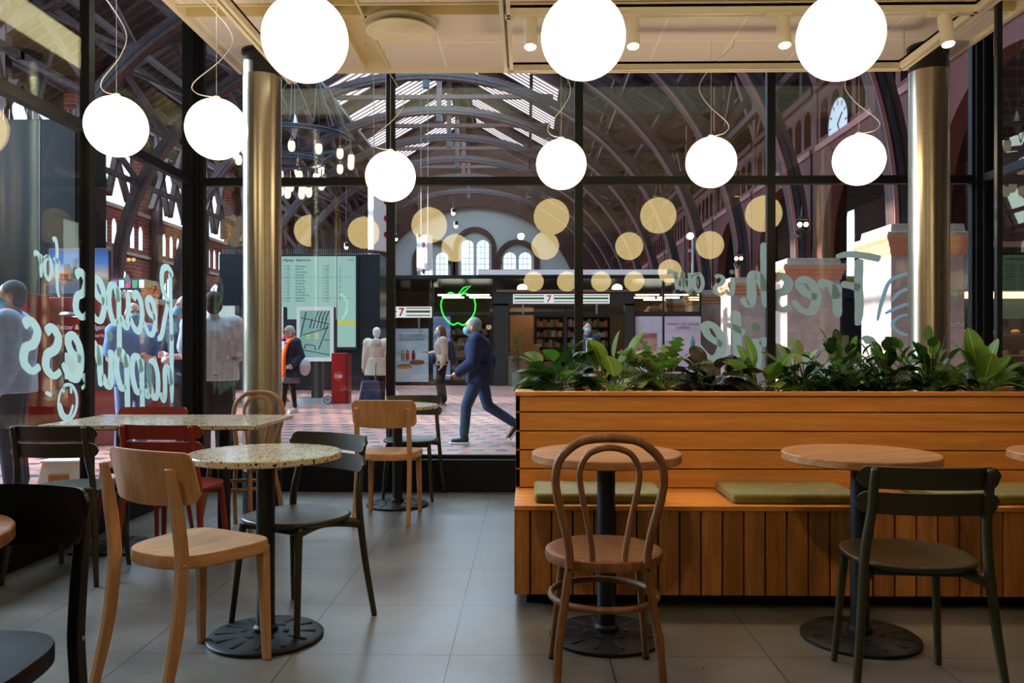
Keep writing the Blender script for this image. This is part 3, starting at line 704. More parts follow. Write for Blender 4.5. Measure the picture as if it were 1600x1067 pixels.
def make_beech(label, wmat, smat, loc, rz, group, kind='beech'):
    r = thing('plywood_back_chair', label, 'chair', loc, rz, group)
    black = wmat == 'blackwood'
    def f(u, v):
        s = u * 2 - 1; half = 0.215; x = s * half; H = 0.145 if black else 0.185
        e = max(0.0, abs(s) * half - (half - 0.035)) / 0.035
        top = 0.812 + 0.004 * (1 - s * s); bot = 0.812 - H + 0.012 * s * s
        cut = 0.030 * (1 - math.sqrt(max(0, 1 - e * e))) if e > 0 else 0
        z = (bot + cut) + (top - cut - bot - cut) * v
        y = -0.215 + 0.050 * s * s - 0.030 * (v - 0.4)
        return (x, y, z), Vector((-2 * 0.05 * s / half, 1, 0.16))
    MB().sheet(f, 36, 10, 0.011).build('backrest', wmat, r, auto=True)
    for s in (-1, 1):
        P = [(s * 0.180, -0.272, 0.0), (s * 0.178, -0.222, 0.20), (s * 0.176, -0.198, 0.40), (s * 0.176, -0.200, 0.50), (s * 0.174, -0.222, 0.66), (s * 0.172, -0.243 if not black else -0.250, 0.765 if not black else 0.805)]
        Q, Rr = catmull([Vector(p) for p in P], [1] * 6, 5)
        c = MB(); hx = 0.0135
        for i in range(len(Q) - 1):
            d = 0.021 if Q[i].z < 0.62 else 0.021 - (Q[i].z - 0.62) * 0.07; d2 = 0.021 if Q[i + 1].z < 0.62 else 0.021 - (Q[i + 1].z - 0.62) * 0.07
            if Q[i].z < 0.2: d = 0.016 + Q[i].z * 0.025
            if Q[i + 1].z < 0.2: d2 = 0.016 + Q[i + 1].z * 0.025
            a, b_ = Q[i], Q[i + 1]
            c.hexa([(a.x - hx, a.y - d, a.z), (a.x + hx, a.y - d, a.z), (a.x + hx, a.y + d, a.z), (a.x - hx, a.y + d, a.z), (b_.x - hx, b_.y - d2, b_.z), (b_.x + hx, b_.y - d2, b_.z), (b_.x + hx, b_.y + d2, b_.z), (b_.x - hx, b_.y + d2, b_.z)])
        bmesh.ops.remove_doubles(c.bm, verts=c.bm.verts[:], dist=0.0005)
        bad = [fc for fc in c.bm.faces if abs(fc.normal.z) > 0.93 and 0.004 < fc.calc_center_median().z < 0.76]
        bmesh.ops.delete(c.bm, geom=bad, context='FACES_ONLY')
        o = c.build('leg', wmat, r, bevel=0.004, auto=True)
        MB().hexa([(s * 0.178 - 0.013, 0.168, 0.0), (s * 0.178 + 0.013, 0.168, 0.0), (s * 0.178 + 0.013, 0.194, 0.0), (s * 0.178 - 0.013, 0.194, 0.0),
                   (s * 0.168 - 0.019, 0.150, 0.43), (s * 0.168 + 0.019, 0.150, 0.43), (s * 0.168 + 0.019, 0.190, 0.43), (s * 0.168 - 0.019, 0.190, 0.43)]).build('leg', wmat, r, bevel=0.004, auto=True)
        MB().lathe([(0.006, 0), (0.0065, 0.003), (0.004, 0.005)], (s * 0.1895, -0.2, 0.435), 14, Matrix.Rotation(s * PI / 2, 3, 'Y')).build('bolt', 'silver', r)
    # seat plate with rounded rear corners and a dished top
    seg = 64; b = MB(); rings = []
    def out(i, k):
        a = 2 * PI * i / seg; c_, s_ = math.cos(a), math.sin(a); p = 5.0 if s_ > 0 else 2.8
        q = 1 / ((abs(c_) ** p + abs(s_) ** p) ** (1 / p)); x = 0.198 * q * c_; y = 0.205 * q * s_ * (1 if s_ > 0 else 0.97)
        x *= 1.0 + 0.10 * (y / 0.2); return x * k, y * k
    for k, z in ((0.001, 0.408), (0.98, 0.408), (1.0, 0.413), (1.0, 0.448), (0.985, 0.454), (0.90, 0.453), (0.6, 0.448), (0.3, 0.446), (0.001, 0.446)):
        rings.append([b.bm.verts.new((*out(i, k), z)) for i in range(seg)])
    for i in range(len(rings) - 1):
        for k in range(seg): b.bm.faces.new((rings[i][k], rings[i][(k + 1) % seg], rings[i + 1][(k + 1) % seg], rings[i + 1][k]))
    b.build('seat', smat, r, auto=True)
    return r
def make_bent(label, loc, rz, group, pale=False):
    wm = 'bent_pale' if pale else 'bent'; r = thing('bentwood_chair', label, 'chair', loc, rz, group)
    def hoop(pts, rad, nm):
        full = [(-x, y, z) for x, y, z in reversed(pts)] if pts[-1][0] == 0 else []
        P = pts + [(-x, y, z) for x, y, z in reversed(pts[:-1])]
        return MB().tube(P, rad, 14, smooth=6).build(nm, wm, r, smooth=True)
    hoop([(0.176, -0.235, 0.0), (0.165, -0.205, 0.18), (0.140, -0.178, 0.36), (0.128, -0.176, 0.46), (0.142, -0.186, 0.56), (0.168, -0.205, 0.67), (0.176, -0.215, 0.74), (0.160, -0.224, 0.805), (0.105, -0.232, 0.855), (0.05, -0.236, 0.870), (0.0, -0.237, 0.873)], 0.0145, 'back_hoop')
    hoop([(0.052, -0.182, 0.425), (0.056, -0.184, 0.50), (0.072, -0.194, 0.60), (0.092, -0.206, 0.70), (0.096, -0.213, 0.765), (0.072, -0.222, 0.815), (0.035, -0.228, 0.835), (0.0, -0.229, 0.840)], 0.0105, 'inner_hoop')
    b = MB().lathe([(0.185, 0.425), (0.203, 0.427), (0.206, 0.440), (0.204, 0.457), (0.196, 0.462), (0.183, 0.462)], seg=64)
    o = b.build('seat_ring', wm, r, auto=True)
    MB().lathe([(0.188, 0.430), (0.188, 0.458), (0.12, 0.456), (0.0001, 0.454)], seg=64).build('seat', 'bent_seat', r, auto=True)
    MB().tube([(0.186 * math.cos(2 * PI * k / 36), 0.186 * math.sin(2 * PI * k / 36) - 0.005, 0.30) for k in range(36)], 0.0115, 10, closed=True).build('stretcher_ring', wm, r, smooth=True)
    for s in (-1, 1):
        MB().tube([(s * 0.176, 0.185, 0.006), (s * 0.158, 0.155, 0.20), (s * 0.140, 0.130, 0.36), (s * 0.135, 0.125, 0.43)], [0.0115, 0.0135, 0.015, 0.0145], 12, smooth=4).build('leg', wm, r, smooth=True)
        MB().lathe([(0.0125, 0), (0.0125, 0.010)], (s * 0.176, 0.185, 0), 12).build('foot_cap', 'black', r)
        MB().lathe([(0.005, 0), (0.005, 0.004)], (s * 0.130, -0.1925, 0.435), 10, Matrix.Rotation(PI / 2, 3, 'X')).build('screw', 'black', r)
        MB().lathe([(0.005, 0), (0.005, 0.004)], (s * 0.052, -0.194, 0.44), 10, Matrix.Rotation(PI / 2, 3, 'X')).build('screw', 'black', r)
    return r
M['bent_pale'] = wood('bent_beech', (150, 106, 70), (190, 144, 104), 2, 0.5)
def rzd(dx, dy): return math.atan2(dy, dx) - PI / 2
GO, GB = 'olive slat back chairs', 'beech chairs with a plywood back'
make_beech('beech chair with pale seat, in front of the round terrazzo table, nearest to camera', 'beech', 'beech_seat', (-1.215, 2.985, 0), rzd(0.189, 0.353), GB)
make_beech('small distant beech chair seen from behind at the far round table', 'beech', 'beech_seat', (-0.945, 5.66, 0), rzd(0.02, 0.4), GB)
make_olive('olive chair facing the camera beyond the round terrazzo table', 'olive', (-0.98, 3.49, 0), rzd(-0.173, -0.315), GO)
make_olive('olive chair at far left, back to camera at the long speckled table', 'olive', (-2.33, 4.20, 0), rzd(0.01, 0.4), GO)
make_olive('olive chair close to the camera at right, before the wooden table', 'olive', (1.315, 2.88, 0), rzd(0.03, 0.4), GO)
make_olive('olive chair half hidden behind the distant round table at the back window', 'olive', (-0.90, 6.38, 0), PI, GO)
make_olive('rust red chair, back to camera, behind the front beech chair', 'rust', (-1.82, 4.27, 0), rzd(0.03, 0.4), 'rust red slat back chairs')
make_olive('rust red chair on the far side of the long speckled table', 'rust', (-2.40, 5.06, 0), PI + 0.03, 'rust red slat back chairs')
make_bent('worn bentwood hoop back chair in front of the left wooden table, back to camera', (0.27, 2.90, 0), 0.0, 'bentwood chairs')
make_bent('pale bentwood chair beyond the long speckled table, in front of the steel column', (-1.80, 5.14, 0), PI - 0.2, 'bentwood chairs', True)
make_beech('glossy black wooden chair cut off by the bottom left corner', 'blackwood', 'blackwood', (-1.31, 1.85, 0), rzd(-0.01, -0.4), 'black chair')
# ---------------------------------------------------------------- white step stool outside the left window
r = thing('plastic_step_stool', 'small cream plastic step stool on the floor beyond the left window', 'stool', (-4.25, 7.5, HG), 0.1)
MB().hexa([(-0.2, -0.14, 0), (0.2, -0.14, 0), (0.2, 0.14, 0), (-0.2, 0.14, 0), (-0.16, -0.11, 0.22), (0.16, -0.11, 0.22), (0.16, 0.11, 0.22), (-0.16, 0.11, 0.22)]).build('body', plain('cream_plastic', (226, 216, 190), 0.4), r, bevel=0.012)
MB().box(-0.17, 0.17, -0.12, 0.12, 0.22, 0.24).build('step', plain('cream_plastic_top', (236, 228, 206), 0.4), r, bevel=0.008)
MB().box(-0.09, 0.09, -0.142, -0.12, 0.02, 0.12).build('opening', plain('stool_glow_orange', (176, 112, 50), 0.6), r, bevel=0.01)  # orange glow inside the stool, painted as the colour of this block
# ================================================================ the station hall outside
HX = -4.3; AX, AZ, Z0 = 10.75, 9.6, 3.2; YR = [14.3 + 5.2 * k for k in range(-1, 10)]
def arc_pt(a, A=AX, B=AZ): return HX + A * math.cos(a), Z0 + B * math.sin(a)
def arc_beam(mb, y, A, B, w, depth, a0=0.0, a1=PI, n=44):
    pr = []
    for i in range(n + 1):
        a = a0 + (a1 - a0) * i / n; x0, z0 = HX + A * math.cos(a), Z0 + B * math.sin(a); x1, z1 = HX + (A + depth) * math.cos(a), Z0 + (B + depth) * math.sin(a)
        pr.append([mb.bm.verts.new(p) for p in ((x0, y - w / 2, z0), (x0, y + w / 2, z0), (x1, y + w / 2, z1), (x1, y - w / 2, z1))])
    for i in range(n):
        for k in range(4): mb.bm.faces.new((pr[i][k], pr[i][(k + 1) % 4], pr[i + 1][(k + 1) % 4], pr[i + 1][k]))
    mb.bm.faces.new(pr[0][::-1]); mb.bm.faces.new(pr[-1])
RZ, EX, EZ = 17.9, 13.2, 10.2             # ridge height, eaves offset and height
def slope(sgn, s): return HX + sgn * EX * s, RZ + (EZ - RZ) * s
for k, y in enumerate(YR):
    r = bpy.data.objects.new('trim_%d' % (10 + k), None); COL.objects.link(r); struct(r)
    b = MB(); arc_beam(b, y, AX - 0.18, AZ - 0.18, 0.32, 0.38); b.build('arch_rib', 'timber', r)
    b = MB(); arc_beam(b, y - 0.17, AX - 0.18, AZ - 0.18, 0.03, 0.07, 0.0, 1.05); b.build('arch_edge', 'pinkedge', r)
    b = MB(); arc_beam(b, y - 0.17, AX - 0.04, AZ - 0.04, 0.025, 0.08); b.build('iron_strap', 'bluesteel', r)
    b = MB()
    for s in (-1, 1):
        p0 = slope(s, 0.0); p1 = slope(s, 1.0)
        b.beam((p0[0], y, p0[1] - 0.35), (p1[0], y, p1[1] - 0.35), 0.3, 0.42)
        b.beam((HX + s * 11.6, y, 3.2), (HX + s * 11.6, y, 10.9), 0.34, 0.34)
        b.beam((HX + s * 12.6, y, 7.2), (HX + s * 12.6, y, 10.6), 0.25, 0.25)
        for a, q in ((0.42, 0.93), (0.62, 0.80), (0.80, 0.66), (0.98, 0.52)):
            x, z = arc_pt(a if s > 0 else PI - a); p = slope(s, q)
            b.beam((x, y, z), (p[0], y, p[1] - 0.3), 0.16, 0.2)
        for a, q in ((0.62, 0.93), (0.80, 0.80), (0.98, 0.66)):
            x, z = arc_pt(a if s > 0 else PI - a); p = slope(s, q)
            b.beam((x, y, z), (p[0], y, p[1] - 0.3), 0.10, 0.12)
    b.beam((HX - 5.6, y, 13.45), (HX + 5.6, y, 13.45), 0.22, 0.20)
    b.beam((HX, y, 12.55), (HX, y, 17.6), 0.24, 0.24)
    b.build('roof_truss', 'timber', r)
    MB().box(HX - 0.14, HX + 0.14, y - 0.14, y + 0.14, 12.25, 12.6).build('iron_shoe', 'bluesteel', r)
# purlins along the hall
b = MB()
for s in (-1, 1):
    for q in (0.03, 0.48, 0.62, 0.78, 0.93):
        p = slope(s, q); b.beam((p[0], YR[0] - 6, p[1] - 0.3), (p[0], 66, p[1] - 0.3), 0.16, 0.22)
    for a in (0.42, 0.8, 1.16):
        x, z = arc_pt(a if s > 0 else PI - a, AX + 0.5, AZ + 0.5); b.beam((x, YR[0] - 6, z), (x, 66, z), 0.14, 0.18)
struct(b.build('trim_30', 'timber_y'))
# boarded roof with skylights along the ridge
SK0, SK1 = 0.05, 0.45
b = MB(); panes = MB(); bars = MB()
def rp(s, q, y, off=0.0): p = slope(s, q); return (p[0], y, p[1] + off)
def roof_piece(mb, s, q0, q1, y0, y1, th=0.12, off=0.0):
    mb.hexa([rp(s, q0, y0, off), rp(s, q1, y0, off), rp(s, q1, y1, off), rp(s, q0, y1, off), rp(s, q0, y0, off + th), rp(s, q1, y0, off + th), rp(s, q1, y1, off + th), rp(s, q0, y1, off + th)])
for s in (-1, 1):
    roof_piece(b, s, 0, SK0, -12, 66); roof_piece(b, s, SK1, 1.04, -12, 66)
    edges = [-12] + [e for y in YR for e in (y + 0.5, y + 4.75)]
    for i in range(0, len(edges), 2):
        e0 = edges[i]; e1 = edges[i + 1] if i + 1 < len(edges) else 66
        roof_piece(b, s, SK0, SK1, e0, e1)
    for y in YR[:-1]:
        roof_piece(panes, s, SK0, SK1, y + 0.5, y + 4.75, 0.02, 0.07)
        for j in range(1, 8):
            yy = y + 0.5 + 4.25 * j / 8; roof_piece(bars, s, SK0, SK1, yy - 0.04, yy + 0.04, 0.07, 0.0)
struct(b.build('ceiling_hall', 'boards'))
struct(panes.build('window_40', emit('skylight_daylit_glass', (0.80, 0.90, 1.0), 2.4)))
struct(bars.build('trim_31', 'pinkedge'))
# flat roofs over the aisles; unseen wall added to shut out sky light
struct(MB().box(HX + EX, 20, -12, 66, 10.0, 10.2).box(-19.2, HX - EX, -12, 66, 11.6, 11.8).build('ceiling_aisle', 'boards'))
struct(MB().box(-30, 20, -12.0, -11.7, HG, 18).build('wall_sky_block', 'brickdark'))
# arcade and gallery on the right
def fR(X):
    return lambda u, v, w: (X + w, u, v)
b = MB(); gal = MB(); edge = MB(); dark = MB()
for k, y in enumerate(YR[:-1]):
    b.holed(fR(6.75), y + 0.18, y + 5.02, 3.2, 5.75, [(y + 2.6, 2.05, 3.2, 3.35)], 0.28, 18)
    edge.holed(fR(6.72), y + 0.18, y + 5.02, 5.72, 5.86, [], 0.34)
    gal.holed(fR(6.80), y + 0.18, y + 5.02, 5.86, 7.15, [(y + 0.55 + 0.68 * j, 0.24, 6.0, 6.62) for j in range(7)], 0.16, 8)
    gal.box(6.72, 7.1, y + 0.1, y + 5.1, 7.15, 7.32)
    b.beam((6.9, y + 0.1, 7.4), (6.9, y + 2.4, 10.0), 0.16, 0.2); b.beam((6.9, y + 5.1, 7.4), (6.9, y + 2.8, 10.0), 0.16, 0.2)
    b.box(6.78, 7.0, y - 0.15, y + 0.15, 3.2, 10.6)
    dark.box(6.9, 10.5, y - 0.05, y + 5.15, 5.6, 5.72)
struct(b.build('wall_arcade_right', 'paintred')); struct(gal.build('trim_32', 'paintred')); struct(edge.build('trim_33', 'pinkedge')); struct(dark.build('floor_gallery', 'boards'))
# outer wall right with tall windows further down
b = MB(); b.holed(fR(12.5), -12, 66, HG, 10.2, [(y + 2.6, 0.9, 2.2, 6.2) for y in YR[3:-1]], 0.4)
struct(b.build('wall_right', 'brickdark'))
# left wall: arched windows, little arcade, open clerestory with braces
def fL(u, v, w): return (-16.2 - w, u, v)
b = MB(); b.holed(fL, 6, 66, HG, 4.95, [(y + 2.6, 1.6, 1.0, 2.9) for y in YR[:-1]], 0.22, 16)
b.holed(fL, 6, 66, 4.95, 6.7, [(y + 0.75 + 0.74 * j, 0.29, 5.25, 6.0) for y in YR[:-1] for j in range(6)], 0.12, 8)
for y in YR: b.box(-16.6, -16.2, y - 0.7, y + 0.7, 6.7, 11.7)
b.box(-16.6, -16.2, -12, 6, HG, 11.7)
struct(b.build('wall_left', 'brick'))
b = MB()
for y in YR[:-1]:
    b.box(-16.8, -16.1, y - 0.1, y + 5.3, 4.92, 5.04).box(-16.8, -16.1, y - 0.1, y + 5.3, 6.66, 6.8)
struct(b.build('trim_34', 'capstone'))
b = MB()
for y in YR[:-1]:
    for (a, c_) in (((y + 0.1, 6.8), (y + 1.6, 10.8)), ((y + 1.6, 6.8), (y + 0.1, 9.2)), ((y + 5.1, 6.8), (y + 3.6, 10.8)), ((y + 3.6, 6.8), (y + 5.1, 9.2))):
        b.beam((-15.4, a[0], a[1]), (-15.4, c_[0], c_[1]), 0.2, 0.2)
    b.box(-15.5, -15.3, y - 0.1, y + 5.3, 9.9, 10.15)
struct(b.build('trim_35', 'timber_y'))
b = MB()
for y in YR[:-1]:
    for q in (-0.97, -0.48, 0, 0.48, 0.97): b.box(-16.45, -16.41, y + 2.6 + q - 0.025, y + 2.6 + q + 0.025, 1.0, 4.3)
    for z in (1.7, 2.4, 3.1): b.box(-16.45, -16.41, y + 1.15, y + 4.05, z - 0.025, z + 0.025)
struct(b.build('window_41', 'frame'))
# pale courtyard building seen through the left windows
struct(MB().box(-27, -26, 0, 70, HG, 1.3).build('wall_courtyard', plain('pale_render', (196, 200, 214), 0.9)))
# end wall
def fE(u, v, w): return (u, 66 + w, v)
hol = []
for xc, top in ((-4.16, 9.75), (-7.45, 8.75), (-0.75, 8.75)):
    for s in (-1, 1): hol.append((xc + s * 0.62, 0.50, 6.1, top - 0.5 + 0.1))
b = MB(); b.holed(fE, -17, 14, HG, 18, hol, 0.5, 12); struct(b.build('wall_end', 'greywall'))
b = MB(); b.holed(lambda u, v, w: (u, 65.4 + w, v), -17, 14, HG, 18, [(HX + 0.15, 8.3, HG, 4.1)], 0.3, 48); struct(b.build('trim_36', 'brickx'))
b = MB()
for xc, sp, h in ((-4.16, 9.1, 1.35), (-7.45, 8.1, 1.35), (-0.75, 8.1, 1.35)):
    for i in range(16):
        a0, a1 = PI * i / 16, PI * (i + 1) / 16; P = []
        for w in (65.75, 66.0): P += [(xc + h * math.cos(a0), w, sp + h * math.sin(a0)), (xc + (h + 0.38) * math.cos(a0), w, sp + (h + 0.38) * math.sin(a0)), (xc + (h + 0.38) * math.cos(a1), w, sp + (h + 0.38) * math.sin(a1)), (xc + h * math.cos(a1), w, sp + h * math.sin(a1))]
        b.hexa(P)
    for s in (-1, 1): b.box(xc + s * (h + 0.19) - 0.19, xc + s * (h + 0.19) + 0.19, 65.75, 66, 5.8, sp)
for u0, u1 in ((-6.1, -5.7), (-2.6, -2.2)): b.box(u0 - 0.2, u1 + 0.2, 65.8, 66, 7.9, 8.1)
struct(b.build('trim_37', 'brickx'))
b = MB()
for uc, hw, vb, vs in hol:
    for q in (-0.17, 0.17): b.box(uc + q - 0.02, uc + q + 0.02, 66.2, 66.24, vb, vs + 0.45)
    for z in [vb + 0.45 * j for j in range(1, 9)]:
        if z < vs + 0.3: b.box(uc - hw, uc + hw, 66.2, 66.24, z - 0.018, z + 0.018)
struct(b.build('window_42', 'frame'))
# granite pedestals under the ribs
ped = []
def pedestal(label, x, y, grp='granite pedestals'):
    if not ped:
        r = thing('granite_pedestal', label, 'pedestal', (x, y, HG), 0, grp)
        MB().box(-0.605, 0.605, -0.6, 0.6, 0.25, 2.80).build('shaft', 'granite', r, bevel=0.01)
        MB().box(-0.68, 0.68, -0.67, 0.67, 0.0, 0.25).build('base_block', 'capstone', r, bevel=0.02)
        c = MB(); P = [(0.605, 2.80), (0.63, 2.84), (0.63, 2.90), (0.67, 2.97), (0.67, 3.00), (0.715, 3.06), (0.715, 3.12)]
        for (a, z0), (a2, z1) in zip(P, P[1:]): c.hexa([(-a, -a, z0), (a, -a, z0), (a, a, z0), (-a, a, z0), (-a2, -a2, z1), (a2, -a2, z1), (a2, a2, z1), (-a2, a2, z1)]) if z1 > z0 else None
        c.build('cornice', 'sandstone', r)
        c = MB().box(-0.70, 0.70, -0.70, 0.70, 3.12, 3.17).hexa([(-0.62, -0.62, 3.17), (0.62, -0.62, 3.17), (0.62, 0.62, 3.17), (-0.62, 0.62, 3.17), (-0.60, -0.60, 3.31), (0.60, -0.60, 3.31), (0.60, 0.60, 3.31), (-0.60, 0.60, 3.31)])
        c.build('capstone', 'capstone', r, bevel=0.01); ped.append(r)
    else: dup(ped[0], label, (x, y, HG))
names = ['nearest', 'second', 'third', 'fourth', 'fifth', 'sixth']
pedestal('nearest granite pedestal, half behind the right steel column', 6.62, 14.3)
pedestal('second granite pedestal, behind the lettered word Fresh', 6.55, 19.5)
pedestal('third granite pedestal, just left of the window bar right of centre', 6.55, 24.7)
for k in range(4, 10): pedestal('far granite pedestal down the right side, number %s counted from the steel column' % ['', '', '', '', 'four', 'five', 'six', 'seven', 'eight', 'nine'][k], 6.55, YR[k])
for k in range(3, 9): pedestal('granite pedestal by the left brick wall of the hall, %s' % ['', '', '', 'nearest', 'second', 'third', 'fourth', 'fifth', 'farthest'][k], -15.15, YR[k])
# clock
r = thing('station_clock', 'large round station clock with pale face high on the right arcade', 'clock', (6.92, 18.0, 6.02))
R90 = Matrix.Rotation(-PI / 2, 3, 'Y')
MB().lathe([(0.56, -0.17), (0.58, -0.17), (0.58, 0.17), (0.56, 0.17), (0.56, 0.15), (0.0, 0.15), (0.0, -0.15), (0.56, -0.15)], seg=56, rot=R90).build('case', 'darkpanel', r, auto=True)
MB().lathe([(0.555, 0.15), (0.555, 0.158), (0, 0.158)], seg=56, rot=R90).build('face', 'white', r)
b = MB()
for k in range(12):
    a = 2 * PI * k / 12; rot = Matrix.Rotation(a, 3, 'X'); b.cbox(rot @ Vector((-0.162, 0, 0.46)), (0.006, 0.03, 0.11), rot)
b.build('hour_mark', 'bluesteel', r)
b = MB(); rot = Matrix.Rotation(0.9, 3, 'X'); b.cbox(rot @ Vector((-0.166, 0, 0.15)), (0.006, 0.04, 0.34), rot); b.build('hour_hand', 'bluesteel', r)
b = MB(); rot = Matrix.Rotation(2.6, 3, 'X'); b.cbox(rot @ Vector((-0.170, 0, 0.2)), (0.006, 0.03, 0.46), rot); b.build('minute_hand', 'bluesteel', r)
MB().beam((0, 0.2, 0), (0, 1.4, 0), 0.08, 0.08).beam((0, 0.55, 0), (0, 0.3, 0), 0.12, 0.3).build('bracket', 'black', r)
# chandelier
lampglass = emit('chandelier_glass', (1.0, 0.93, 0.82), 1.25)
r = thing('ring_chandelier', 'large iron ring chandelier with glass tulip lamps behind the left steel column', 'chandelier', (-6.8, 24.0, 0))
def band(z, rad, h): return MB().lathe([(rad - 0.01, z), (rad + 0.01, z), (rad + 0.02, z + 0.02), (rad + 0.012, z + 0.04), (rad + 0.012, z + h - 0.04), (rad + 0.02, z + h - 0.02), (rad + 0.01, z + h), (rad - 0.01, z + h)], seg=64)
b = band(7.18, 1.62, 0.15)
bmesh.ops.delete(b.bm, geom=[f for f in b.bm.faces if len(f.verts) > 4], context='FACES_ONLY'); b.build('outer_ring', 'bluesteel', r)
b = band(6.55, 0.78, 0.12); bmesh.ops.delete(b.bm, geom=[f for f in b.bm.faces if len(f.verts) > 4], context='FACES_ONLY'); b.build('inner_ring', 'bluesteel', r)
b = MB()
for k in range(8):
    a = 2 * PI * k / 8 + 0.2; c_, s_ = math.cos(a), math.sin(a)
    b.tube([(1.62 * c_, 1.62 * s_, 7.4), (0.95 * c_, 0.95 * s_, 8.9), (0.45 * c_, 0.45 * s_, 13.2)], 0.02, 6)
    a2 = a + PI / 8; b.tube([(1.62 * math.cos(a2), 1.62 * math.sin(a2), 7.4), (0.95 * c_, 0.95 * s_, 8.9)], 0.014, 6)
    a3 = a - PI / 8; b.tube([(1.62 * math.cos(a3), 1.62 * math.sin(a3), 7.4), (0.95 * c_, 0.95 * s_, 8.9)], 0.014, 6)
    b.tube([(0.78 * c_, 0.78 * s_, 6.65), (1.6 * c_, 1.6 * s_, 7.2)], 0.014, 6)
b.build('chain', 'bluesteel', r); bpy.data.objects['chain']['kind'] = 'stuff'
b = MB().lathe([(0.02, 8.0), (0.14, 7.6), (0.10, 7.5), (0.03, 7.3)], seg=16).tube([(0, 0, 7.4), (0, 0, 13.3)], 0.012, 6).build('hub', 'silver', r)
def tulip(x, y, z):
    g = MB().lathe([(0.05, -0.21), (0.09, -0.16), (0.105, -0.06), (0.09, 0.05), (0.06, 0.08)], (x, y, z), 12).build('tulip_lamp', lampglass, r, smooth=True)
    MB().lathe([(0.04, 0.16), (0.06, 0.12), (0.075, 0.07), (0.065, 0.06)], (x, y, z), 10).tube([(x, y, z + 0.12), (x, y, z + 0.42)], 0.016, 5).build('lamp_cap', plain('lamp_brown', (92, 52, 40), 0.5) if 'lb' not in M else M['lb'], g)
M['lb'] = plain('lamp_brown', (92, 52, 40), 0.5)
for k in range(14): a = 2 * PI * k / 14; tulip(1.66 * math.cos(a), 1.66 * math.sin(a), 6.74)
for k in range(10): a = 2 * PI * k / 10 + 0.1; tulip(0.86 * math.cos(a), 0.86 * math.sin(a), 6.1)
for k in range(6): a = 2 * PI * k / 6 + 0.3; tulip(0.4 * math.cos(a), 0.4 * math.sin(a), 5.8)
# small hanging lamps
warm = emit('warm_bulb', (1.0, 0.72, 0.4), 8.0); bulbs = []
for px, py, l in ((708, 333, 'tiny warm spotlight on a long wire, upper of the pair near the hall centre'), (712, 353, 'tiny warm spotlight hanging above the middle arched window'), (654, 372, 'tiny warm spotlight left of the pair, under the mirrored globe'),
               (577, 397, 'tiny warm spotlight just left of the window bar'), (540, 386, 'tiny warm spotlight above the departure board'), (618, 373, 'tiny warm spotlight beside the hanging banner')):
    Y = 26.0; x = (px - 823) / 1285 * Y; z = 1.165 + (543 - py) / 1285 * Y
    if not bulbs:
        q = thing('hanging_spotlight', l, 'hall lamp', (x, Y, z), 0, 'tiny hanging lamps in the hall')
        MB().ball((0, 0, 0), 0.065, 12).build('bulb', warm, q, smooth=True)
        MB().lathe([(0.07, 0.02), (0.07, 0.14), (0.02, 0.18)], seg=12).build('lamp_shade', 'black', q)
        MB().tube([(0, 0, 0.15), (0, 0, 8.0)], 0.004, 5).build('suspension_wire', 'black', q); bulbs.append(q)
    else: dup(bulbs[0], l, (x, Y, z))
# wall lanterns on the ribs
def lantern(label, x, y, z):
    q = thing('wall_lantern', label, 'lantern', (x, y, z), 0, 'iron lanterns on the ribs')
    MB().tube([(0, 0.5, -0.1), (0, 0.2, -0.25), (0, 0, -0.12)], 0.03, 8, smooth=3).lathe([(0.16, 0.10), (0.05, 0.2), (0.02, 0.42)], seg=12).lathe([(0.03, -0.2), (0.12, -0.1), (0.10, -0.06)], seg=12).build('bracket', 'black', q)
    for sx in (-0.07, 0.07): MB().ball((sx, -0.02, 0.0), 0.055, 12).build('bulb', warm, q, smooth=True)
lantern('black iron lantern above the second granite pedestal', 6.25, 18.75, 3.95)
lantern('black iron lantern above the third granite pedestal', 6.15, 24.0, 3.75)
lantern('black iron lantern at the left brick wall above the bald man', -14.0, 34.6, 3.8)
# hanging banners
def banner(label, px, Y, ztop, zbot, w, rz):
    x = (px - 823) / 1285 * Y
    q = thing('hanging_banner', label, 'banner', (x, Y, 0), rz, 'white hanging banners')
    MB().box(-w / 2, w / 2, -0.1, 0.1, zbot, ztop).build('panel', 'white', q)
    b = MB()
    for k in range(3): b.lathe([(0.08, 0), (0.08, 0.012)], (0.12, -0.1, ztop - 0.3 - 0.42 * k), 14, Matrix.Rotation(PI / 2, 3, 'X'))
    b.build('red_emblem', 'red', q); MB().tube([(-w / 3, 0, ztop), (-w / 3, 0, 13)], 0.012, 5).tube([(w / 3, 0, ztop), (w / 3, 0, 13)], 0.012, 5).build('suspension_wire', 'silver', q)
banner('white banner with red emblems hanging behind the left window bar', 593, 21, 5.2, 3.65, 0.62, 0.9)
banner('small pale banner hanging before the left arched window', 663, 26, 4.7, 3.6, 0.62, -0.9)
# danish flag on a pole
q = thing('flag_pole', 'white pole with a small red and white flag behind the shop roof', 'flag', (6.47, 32.2, HG))
MB().tube([(0, 0, 0), (0, 0, 5.5)], 0.05, 10).build('pole', 'white', q, auto=True)
def ff(u, v): return (0.05 - 0.22 * u, 0.05 * math.sin(u * 5), 4.6 + 0.9 * v), (0, 1, 0)
MB().sheet(ff, 10, 4, 0.02).build('flag_cloth', 'red', q); MB().sheet(lambda u, v: ((0.05 - 0.222 * u, 0.05 * math.sin(u * 5), 4.98 + 0.12 * v), (0, 1, 0)), 10, 1, 0.03).build('flag_cross', 'white', q)

